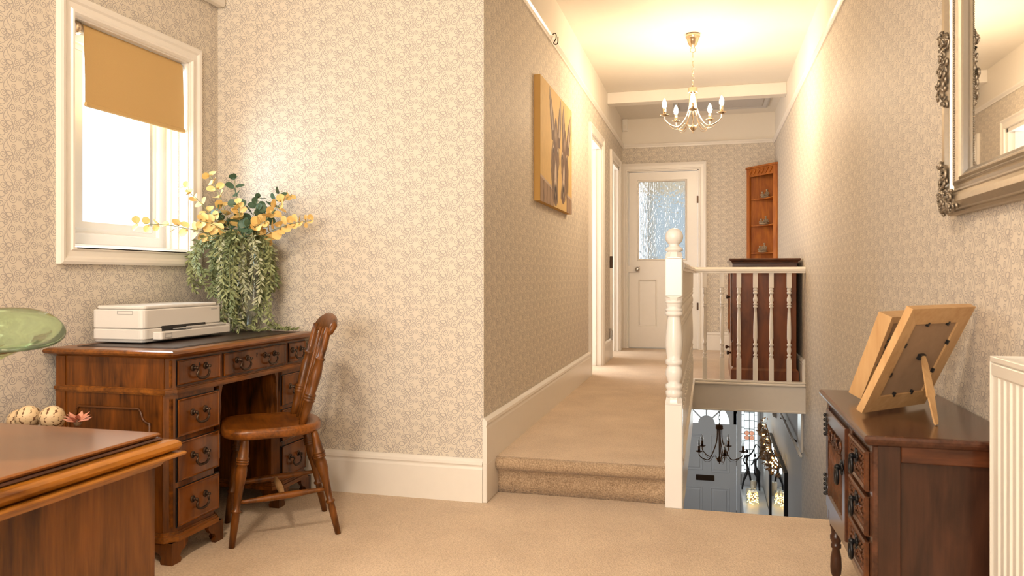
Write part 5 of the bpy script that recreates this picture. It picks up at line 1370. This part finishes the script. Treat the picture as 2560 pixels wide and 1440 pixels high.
# ------------------------------------------------------------------ photo frames (seen from the back)
def photo_frame(name, lab, bl, dr, w, h, tilt, rail, depth, strut, hangers):
    """bl: corner on the table, dr: direction of the bottom edge, leaning over towards the strut side"""
    t = thing(name, lab, 'photo frame', bl, 0, None)
    d = Vector((dr[0], dr[1], 0)).normalized(); nrm = Vector((d[1], -d[0], 0))
    a = math.radians(tilt); up = Vector((0, 0, 1)) * math.cos(a) + nrm * math.sin(a); bk = nrm * math.cos(a) - Vector((0, 0, 1)) * math.sin(a)
    O = Vector(bl)
    def P(x, z, y): return O + d * x + up * z + bk * y      # y = +towards the back
    def bar(mb, quad, y0, y1):
        vs = [P(x, z, y0) for x, z in quad] + [P(x, z, y1) for x, z in quad]
        mb.add(vs, [(0, 1, 2, 3), (7, 6, 5, 4), (0, 4, 5, 1), (1, 5, 6, 2), (2, 6, 7, 3), (3, 7, 4, 0)])
    g = .0004
    for quad, m in ((((0, 0), (w, 0), (w - rail, rail), (rail, rail)), 'pine_x'), (((0, h), (rail, h - rail), (w - rail, h - rail), (w, h)), 'pine_x'),
                    (((0, 0), (rail, rail), (rail, h - rail), (0, h)), 'pine'), (((w, 0), (w, h), (w - rail, h - rail), (w - rail, rail)), 'pine')):
        cxm = sum(q[0] for q in quad) / 4; czm = sum(q[1] for q in quad) / 4
        quad = [(cxm + (q[0] - cxm) * (1 - g * 4), czm + (q[1] - czm) * (1 - g * 4)) for q in quad]
        mb = MB(); bar(mb, quad, -depth, 0); build(mb, 'frame_rail', M[m], t)
    mb = MB(); bar(mb, ((rail, rail), (w - rail, rail), (w - rail, h - rail), (rail, h - rail)), -depth * .5, -.005); build(mb, 'backing_board', M['mdf'], t)
    for x, z in ((rail, h * .36), (rail, h * .66), (w - rail, h * .36), (w - rail, h * .66), (w * .38, rail), (w * .66, rail), (w * .36, h - rail), (w * .68, h - rail)):
        mb = MB(); x_, z_ = x + (.002 if x < w / 2 else -.002) * (x in (rail, w - rail)), z + (.002 if z < h / 2 else -.002)
        bar(mb, ((x_ - .003, z_ - .006), (x_ + .003, z_ - .006), (x_ + .003, z_ + .006), (x_ - .003, z_ + .006)), -.005, .002); build(mb, 'clip', M['black'], t)
    if strut:
        top = P(w * .52, h * .54, .002); ft = Vector(strut)
        s = (ft - top); L_ = s.length; sd = d.cross(s).normalized(); wd = d * .003
        v = []
        for q, ww in ((0, .006), (.12, .012), (.6, .018), (.62, .013), (.95, .009), (1, .005)):
            c = top + s * q
            v += [c - d * ww - sd * .002, c + d * ww - sd * .002, c + d * ww + sd * .002, c - d * ww + sd * .002]
        mb = MB().add(v, [(i * 4 + k, i * 4 + (k + 1) % 4, (i + 1) * 4 + (k + 1) % 4, (i + 1) * 4 + k) for i in range(5) for k in range(4)] + [(3, 2, 1, 0), (20, 21, 22, 23)])
        build(mb, 'easel_strut', M['pine'], t, label='paler easel strut')
        mb = MB(); bar(mb, ((w * .52 - .014, h * .50), (w * .52 + .010, h * .50), (w * .52 + .010, h * .55), (w * .52 - .014, h * .55)), -.005, .004); build(mb, 'strut_hinge', M['black'], t)
    if hangers:
        mb = MB(); c = [P(rail + .006, h * .70, -.002), P(rail + .02, h * .76, .002), P(rail + .05, h * .80, .002), P(rail + .055, h * .74, -.001)]
        mb.tube(c, .0028, 6); build(mb, 'hanging_loop', M['black'], t)
        mb = MB().tube([P(rail + .004 + .008 * math.cos(q), h * .42 + .008 * math.sin(q), .0) for q in [2 * PI * i / 12 for i in range(13)]], .0018, 5); build(mb, 'hanging_ring', M['black'], t)
photo_frame('photo_frame', 'wide light oak photo frame propped on its easel strut, nearest on the cabinet', (.390, 2.160, .6385), (.697, .717), .290, .312, 26.5, .046, .018, (.545, 2.074, .632), False)
photo_frame('photo_frame', 'deep box light wood frame tucked behind the frame with the strut', (.432, 2.405, .6385), (.66, .75), .225, .262, 21, .020, .042, None, True)
# ------------------------------------------------------------------ radiator
rd = thing('radiator', 'cream panel radiator on the wall beside the oak cabinet', 'radiator', (.645, 1.25, .15))
rx0, rx1, ry0, ry1, rz0, rz1 = .598, .672, .70, 1.872, .17, .825
mb = MB(); vs = []; n = 0; pitch = .033
ys = []
y = ry1 - .035
poly = [(rx0 + .004, ry1 - .01)]
while y > ry0 + .04:
    poly += [(rx0 + .004, y), (rx0 + .010, y - .004), (rx0 + .010, y - .012), (rx0 + .004, y - .016)]; y -= pitch
poly += [(rx0 + .004, ry0), (rx0 + .016, ry0), (rx0 + .016, ry1 - .01)]
mb.prism(poly, 'Z', rz0 + .03, rz1 - .03)
build(mb, 'fluted_panel', M['radiator'], rd)
for a, b in ((rz0, rz0 + .032), (rz1 - .045, rz1 - .012)): build(MB().box(rx0 + .0, rx0 + .016, ry0, ry1 - .004, a, b, .005), 'panel_header', M['radiator'], rd)
build(MB().box(rx0 - .001, rx1, ry1 - .003, ry1, rz0 + .01, rz1, .001), 'side_cover', M['radiator'], rd)
mb = MB().box(rx0 - .001, rx0 + .006, ry0, ry1, rz1 - .012, rz1, .001).box(rx1 - .006, rx1, ry0, ry1, rz1 - .012, rz1, .001)
k = ry0 + .01
while k < ry1 - .01: mb.box(rx0 + .006, rx1 - .006, k, k + .007, rz1 - .010, rz1 - .004); k += .026
build(mb, 'top_grille', M['radiator'], rd, kind='stuff')
build(MB().box(rx1 - .016, rx1, ry0, ry1 - .004, rz0, rz1 - .012, .004), 'rear_panel', M['radiator'], rd)
build(MB().box(rx1, XR - .003, ry1 - .2, ry1 - .16, .3, .75).box(rx1, XR - .003, ry0 + .16, ry0 + .2, .3, .75), 'wall_bracket', M['radiator'], rd)
# ------------------------------------------------------------------ hall below
YD = 10.60
root = bpy.data.objects.new('door_4', None); S.collection.objects.link(root); root.location = (-.03, YD, HF); WL['door_4'] = Vector(root.location); root['kind'] = 'structure'
fcx, fcz, fr = -.03, -1.00, .30
dx0, dx1, dz1 = -.47, .362, -.57
# leaf with a cut-out fanlight: outline in polar strips
def fan_leaf():
    mb = MB(); y0, y1 = YD, YD + .045
    mb.box(dx0, dx1, y0, y1, HF + .01, fcz)
    N = 24; top = dz1
    ring = [(fcx + fr * math.cos(PI * i / N), fcz + fr * math.sin(PI * i / N)) for i in range(N + 1)]
    outer = []
    for i in range(N + 1):
        a = PI * i / N; c_, s_ = math.cos(a), math.sin(a)
        tx = ((dx1 - fcx) / c_) if c_ > 1e-6 else ((dx0 - fcx) / c_ if c_ < -1e-6 else 1e9); tz = (top - fcz) / s_ if s_ > 1e-6 else 1e9
        q = min(tx, tz); outer.append((fcx + q * c_, fcz + q * s_))
    vs = []
    for (x, z) in ring: vs += [(x, y0, z), (x, y1, z)]
    for (x, z) in outer: vs += [(x, y0, z), (x, y1, z)]
    o = 2 * (N + 1)
    fs = []
    for i in range(N):
        fs += [(2 * i, 2 * i + 2, o + 2 * i + 2, o + 2 * i), (2 * i + 1, o + 2 * i + 1, o + 2 * i + 3, 2 * i + 3), (2 * i, 2 * i + 1, 2 * i + 3, 2 * i + 2)]
    mb.add(vs, fs)
    mb.box(dx1 - .04, dx1, y0, y1, fcz, top).box(dx0, dx0 + .04, y0, y1, fcz, top)
    # hub and spokes of the fan
    hub = [(fcx + .11 * math.cos(PI * i / 14), fcz + .11 * math.sin(PI * i / 14)) for i in range(15)]
    mb.prism(hub, 'Y', y0 - .004, y1)
    for a in (45, 90, 135):
        c_, s_ = math.cos(math.radians(a)), math.sin(math.radians(a)); w = .010
        mb.prism([(fcx + .10 * c_ - w * s_, fcz + .10 * s_ + w * c_), (fcx + .31 * c_ - w * s_, fcz + .31 * s_ + w * c_), (fcx + .31 * c_ + w * s_, fcz + .31 * s_ - w * c_), (fcx + .10 * c_ + w * s_, fcz + .10 * s_ - w * c_)], 'Y', y0 - .002, y1)
    return mb
build(fan_leaf(), 'door_leaf', M['hallwhite'], root)
build(MB().prism([(fcx + (fr + .002) * math.cos(PI * i / 24), fcz + (fr + .002) * math.sin(PI * i / 24)) for i in range(25)], 'Y', YD + .02, YD + .026), 'pane', M['porch'], root)
for (a, b, c, d2) in ((-.40, -.08, -1.64, -1.15), (.02, .27, -1.66, -1.15), (-.40, -.08, -2.35, -1.86), (.02, .27, -2.35, -1.86)):
    mb = MB(); mb.frame([(0, 0), (.003, .006), (.012, .008), (.020, .002), (.032, .001), (.042, .009), (.05, .009), (.05, 0)], a, b, c, d2, 'Y-', YD)
    mb.box(a + .05, b - .05, YD - .009, YD, c + .05, d2 - .05)
    build(mb, 'door_panel', M['hallwhite'], root)
build(MB().box(-.17, .07, YD - .012, YD, -1.775, -1.70, .003).box(-.155, .055, YD - .018, YD - .012, -1.765, -1.71, .003), 'letter_plate', M['bronze'], root)
build(MB().tube([(-.10, YD - .008, -1.20), (-.10, YD, -1.20)], .012, 12), 'door_viewer', M['bronze'], root)
for z in (-.80, -1.50, -2.2): build(MB().box(dx1 - .002, dx1 + .006, YD - .008, YD + .002, z - .05, z + .05), 'hinge', M['iron'], root)
build(MB().box(dx1 + .004, .41, YD - .02, YD + .05, HF, -.45).box(dx0 - .05, dx0 - .004, YD - .02, YD + .05, HF, -.45).box(dx0 - .05, .41, YD - .02, YD + .05, dz1 + .004, -.5), 'door_frame', M['hallwhite'], root)
mb = MB(); mb.box(-1.5, dx0 - .05, YD, YD + .1, HF, -.13).box(dx0 - .05, XR, YD, YD + .1, -.5, -.13).box(.41, XR, YD, YD + .1, HF, -1.66).box(.65, XR, YD, YD + .1, -1.66, -.5)
struct(mb, 'wall_hall_front', M['hallwhite'])
# stained side window
root = bpy.data.objects.new('window_4', None); S.collection.objects.link(root); root.location = (.52, YD, -1.66); WL['window_4'] = Vector(root.location); root['kind'] = 'structure'
wx0, wx1, wzb, wzt = .425, .625, -1.625, -.55
build(MB().frame([(-.03, -.02), (-.03, .02), (-.012, .022), (.0, .014), (.0, -.02)], wx0, wx1, wzb, wzt, 'Y-', YD), 'window_frame', M['hallwhite'], root)
py = YD + .004
xi0, xi1, xm_ = wx0 + .035, wx1 - .035, (wx0 + wx1) / 2
rows = [wzb, wzb + .03, wzb + .155, wzb + .30, wzb + .415, wzb + .575, wzb + .69, wzb + .80, wzt]
def panebox(x0, x1, z0, z1, mat='porch'): build(MB().box(x0 + .0018, x1 - .0018, py, py + .005, z0 + .0018, z1 - .0018), 'pane', M[mat], root)
for i in range(len(rows) - 1):
    z0, z1 = rows[i], rows[i + 1]
    panebox(xi0, xm_, z0, z1); panebox(xm_, xi1, z0, z1)
z = wzb; k = 0
while z < wzt - .02:
    z2 = min(wzt, z + .085)
    panebox(wx0, xi0, z, z2, 'porch'); panebox(xi1, wx1, z, z2, 'porch'); z = z2; k += 1
mb = MB()
for i in range(1, len(rows) - 1): mb.box(xi0, xi1, py - .003, py + .006, rows[i] - .0035, rows[i] + .0035)
z = wzb + .085
while z < wzt - .02:
    mb.box(wx0, xi0, py - .003, py + .006, z - .003, z + .003).box(xi1, wx1, py - .003, py + .006, z - .003, z + .003); z += .085
for x in (xi0, xm_, xi1): mb.box(x - .0035, x + .0035, py - .0035, py + .006, wzb, wzt)
build(mb, 'leading', M['lead'], root, kind='stuff')
fz = wzb + .49
for sx in (-1, 1):
    for sz in (-1, 1):
        build(MB().tube([(xm_ + sx * .031, py - .010, fz + sz * .031), (xm_ + sx * .031, py - .005, fz + sz * .031)], .030, 20), 'petal_pane', M['pink_glass'], root)
        build(MB().tube([(xm_ + sx * .031 + .031 * math.cos(a), py - .008, fz + sz * .031 + .031 * math.sin(a)) for a in [2 * PI * i / 20 for i in range(21)]], .002, 5), 'petal_lead', M['lead'], root)
build(MB().tube([(xm_, py - .013, fz), (xm_, py - .010, fz)], .016, 16), 'pane', M['porch'], root)
# white cabinet under the window with things on it
uw = thing('hall_cabinet', 'white low cabinet beneath the stained glass window downstairs', 'cabinet', (.55, 9.95, HF))
ux0, uy0, uy1, uz = .400, 9.32, 10.585, -1.80
moul = MB(); moulded_top(moul, ux0 + .02, XR - .022, uy0 + .02, uy1 - .02, [(0, uz - .022), (.012, uz - .022), (.018, uz - .016), (.018, uz - .004), (.012, uz), (0, uz)])
build(moul, 'cabinet_top', M['hallwhite'], uw)
build(MB().box(ux0 + .02, XR - .022, uy0 + .02, uy1 - .02, HF, uz - .022), 'cabinet_body', M['hallwhite'], uw)
build(MB().box(ux0 + .01, XR - .022, uy0 + .008, uy0 + .02, uz - .05, uz - .022, .003), 'front_moulding', M['hallwhite'], uw)
build(MB().tube([(ux0 + .02, 9.6, -2.02), (ux0 - .01, 9.6, -2.02)], .012, 10), 'knob', M['iron'], uw)
# jar of fairy lights
JX, JY = .520, 9.72
jr = thing('glass_jar', 'lidded glass jar full of lit fairy lights on the white hall cabinet', 'jar', (JX, JY, uz))
build(MB().lathe([(.001, .0), (.070, .0), (.078, .01), (.080, .05), (.078, .13), (.066, .160), (.062, .165), (.060, .163), (.072, .13), (.074, .02), (.001, .012)], 28, (JX, JY, uz)), 'jar_body', M['clear'], jr)
build(MB().lathe([(.001, .166), (.064, .166), (.066, .172), (.05, .186), (.022, .196), (.010, .2), (.016, .208), (.020, .218), (.014, .230), (.001, .232)], 24, (JX, JY, uz)), 'jar_lid', M['clear'], jr)
rr = random.Random(5); mb = MB()
for k in range(80):
    a = rr.uniform(0, 6.28); r = .066 * math.sqrt(rr.random()); mb.ball((JX + r * math.cos(a), JY + r * math.sin(a), uz + .018 + .105 * rr.random()), .0042, 5)
build(mb, 'fairy_lights', M['fairy'], jr, kind='stuff')
pts = [Vector((JX + .06 * math.cos(k * 2.1) * (.4 + .6 * rr.random()), JY + .06 * math.sin(k * 2.1) * (.4 + .6 * rr.random()), uz + .02 + .1 * rr.random())) for k in range(36)]
build(MB().tube(Q(pts, 3), .0016, 4), 'light_wire', M['hallbronze'], jr)
# candle
cd = thing('pillar_candle', 'cream pillar candle behind the jar in front of the dark sculpture', 'candle', (.555, 10.18, uz))
build(MB().lathe([(.001, .0), (.036, .0), (.036, .165), (.032, .170), (.010, .164), (.001, .164)], 20, (.555, 10.18, uz)), 'wax_column', M['candle'], cd)
build(MB().tube([(.555, 10.18, uz + .16), (.557, 10.18, uz + .178)], .0015, 5), 'wick', M['black'], cd)
cd = thing('pillar_candle', 'short cream candle low beside the tall candle', 'candle', (.485, 10.12, uz))
build(MB().lathe([(.001, .0), (.026, .0), (.026, .075), (.022, .078), (.001, .074)], 20, (.485, 10.12, uz)), 'wax_column', M['candle'], cd)
build(MB().tube([(.485, 10.12, uz + .07), (.486, 10.12, uz + .085)], .0015, 5), 'wick', M['black'], cd)
# sculpture of two dancers
sc_ = thing('dancer_sculpture', 'dark sculpture of two slender dancers before the stained glass window', 'sculpture', (.53, 10.38, uz))
def fig(pts, rad): return MB().tube(Q(pts, 5), [rad[0] + (rad[1] - rad[0]) * 0 + 0 for _ in Q(pts, 5)], 8)
def limb(mb, pts, rads):
    q = Q(pts, 5); n = len(q); m = len(rads) - 1
    mb.tube(q, [rads[min(m - 1, int(i / (n - 1) * m))] * (1 - ((i / (n - 1) * m) % 1 if i < n - 1 else 1)) + rads[min(m, int(i / (n - 1) * m) + 1)] * ((i / (n - 1) * m) % 1 if i < n - 1 else 1) for i in range(n)], 10)
mb = MB(); y = 10.38
def Z(h): return uz + h
limb(mb, [(.425, y, Z(0)), (.44, y, Z(.10)), (.475, y, Z(.20)), (.495, y, Z(.27)), (.480, y, Z(.36)), (.488, y, Z(.44)), (.487, y, Z(.46))], [.012, .013, .020, .018, .013, .024, .009])
limb(mb, [(.535, y, Z(0)), (.530, y - .01, Z(.12)), (.505, y, Z(.25))], [.008, .012, .015])
mb.ball((.485, y, Z(.50)), .022, 10, (.85, .9, 1.15))
limb(mb, [(.465, y, Z(.445)), (.445, y - .01, Z(.38)), (.470, y - .02, Z(.33))], [.012, .009, .007])
limb(mb, [(.512, y, Z(.445)), (.555, y - .01, Z(.50)), (.590, y, Z(.585)), (.600, y, Z(.60))], [.012, .009, .007, .006])
build(mb, 'dancer_figure', M['sculpt'], sc_)
mb = MB(); y = 10.36
limb(mb, [(.640, y, Z(0)), (.632, y, Z(.12)), (.610, y, Z(.23)), (.590, y, Z(.31)), (.590, y, Z(.40)), (.590, y, Z(.415))], [.012, .016, .044, .016, .019, .008])
limb(mb, [(.575, y - .02, Z(.0)), (.600, y - .02, Z(.10)), (.612, y - .01, Z(.22))], [.008, .012, .016])
mb.ball((.583, y, Z(.455)), .020, 10, (.85, .9, 1.15))
limb(mb, [(.608, y, Z(.405)), (.650, y, Z(.48)), (.640, y, Z(.56)), (.602, y, Z(.60))], [.011, .009, .007, .006])
limb(mb, [(.572, y, Z(.405)), (.555, y - .015, Z(.35)), (.530, y - .02, Z(.33))], [.010, .008, .006])
build(mb, 'dancer_figure', M['sculpt'], sc_)
# hall mirror with garland
hm = thing('hall_mirror', 'dark framed mirror low on the hall wall reflecting the light jar', 'mirror', (.685, 8.2, -1.95))
hy0, hy1, hz0, hz1 = 7.33, 9.15, -1.95, -.80
build(MB().frame([(0, 0), (0, .030), (.02, .034), (.045, .024), (.045, 0)], hy0, hy1, hz0, hz1, 'X-', XR - .001), 'mirror_frame', M['black'], hm)
build(MB().box(XR - .018, XR - .014, hy0 + .03, hy1 - .03, hz0 + .03, hz1 - .03), 'mirror_glass', M['mirror'], hm)
gl = thing('dried_garland', 'garland of dried brown flowers and warm lights draped over the hall mirror', 'garland', (.64, 8.2, -.95))
rr = random.Random(9); mb = MB(); lights = MB(); heads = []
def gpath(t): return Vector((.640 + .01 * math.sin(t * 9), 9.25 - 1.85 * t, -.72 - .05 * t - .10 * math.sin(t * PI)))
for k in range(330):
    t = rr.random() ** .8 * .96; p = gpath(t) + Vector((rr.uniform(-.09, .02), rr.uniform(-.05, .05), rr.uniform(-.10, .09)))
    p[0] = min(p[0], .66)
    mb.leaf(p, Vector((rr.uniform(-1, .2), rr.uniform(-1, 1), rr.uniform(-1, 1))), Vector((-1, rr.uniform(-1, 0), .2)), rr.uniform(.03, .07), rr.uniform(.012, .03))
for k in range(46):
    p = gpath(rr.random() * .97) + Vector((rr.uniform(-.07, -.02), rr.uniform(-.04, .04), rr.uniform(-.08, .08)))
    lights.ball(p, .0075, 5)
for k in range(16):
    p = gpath(rr.random() * .9) + Vector((rr.uniform(-.10, -.04), rr.uniform(-.05, .05), rr.uniform(-.09, .09))); build(MB().ball(p, rr.uniform(.018, .034), 9), 'dried_flower_head', M['dried'], gl)
build(mb, 'dried_foliage', M['dried'], gl, kind='stuff'); build(lights, 'fairy_lights', M['fairy'], gl, kind='stuff')
build(MB().tube([gpath(i / 20) for i in range(21)], .008, 6), 'garland_core', M['dried'], gl)
# wall handrail and corbel
sr = thing('wall_handrail', 'slim wooden handrail sloping down the hall stair wall', 'handrail', (.64, 6.9, -.9))
build(MB().tube([(.660, 5.95, -.338), (.660, 7.95, -.300)], .011, 10), 'rail', M['hallwhite'], sr)
for y in (6.6, 7.5): build(MB().tube([(.652, y, -.33), (.70, y, -.36)], .008, 6), 'rail_bracket', M['hallbronze'], sr)
cb_ = thing('plaster_corbel', 'small scrolled grey corbel high on the hall wall near the sloping rail', 'corbel', (.66, 8.6, -.50))
mb = MB().box(.60, XR - .001, 8.5, 8.62, -.28, -.13, .008); mb.prism([(XR - .001, -.28), (.61, -.28), (.615, -.33), (.65, -.37), (.655, -.44), (.675, -.50), (XR - .001, -.52)], 'Y', 8.51, 8.61)
scr = MB(); scr.tube([(.635, 8.505, -.30), (.635, 8.615, -.30)], .022, 12); scr.tube([(.672, 8.505, -.49), (.672, 8.615, -.49)], .014, 12)
build(mb, 'corbel_body', M['hallwall'], cb_); build(scr, 'corbel_scroll', M['hallwall'], cb_)

# ------------------------------------------------------------------ unseen ceiling lamp added overhead for warm fill
lm = thing('added_fill_lamp', 'added opal glass fill lamp, unseen above the near end of the landing', 'lamp', (-.85, .2, 2.66))
build(MB().lathe([(.001, 2.775), (.15, 2.775), (.16, 2.785), (.16, 2.80), (.001, 2.80)], 32, (-.85, .2, 0)), 'lamp_base', M['nickel'], lm)
build(MB().lathe([(.001, 2.66), (.06, 2.665), (.11, 2.69), (.14, 2.73), (.145, 2.775), (.001, 2.775)], 32, (-.85, .2, 0)), 'lamp_shade', M['opal'], lm)
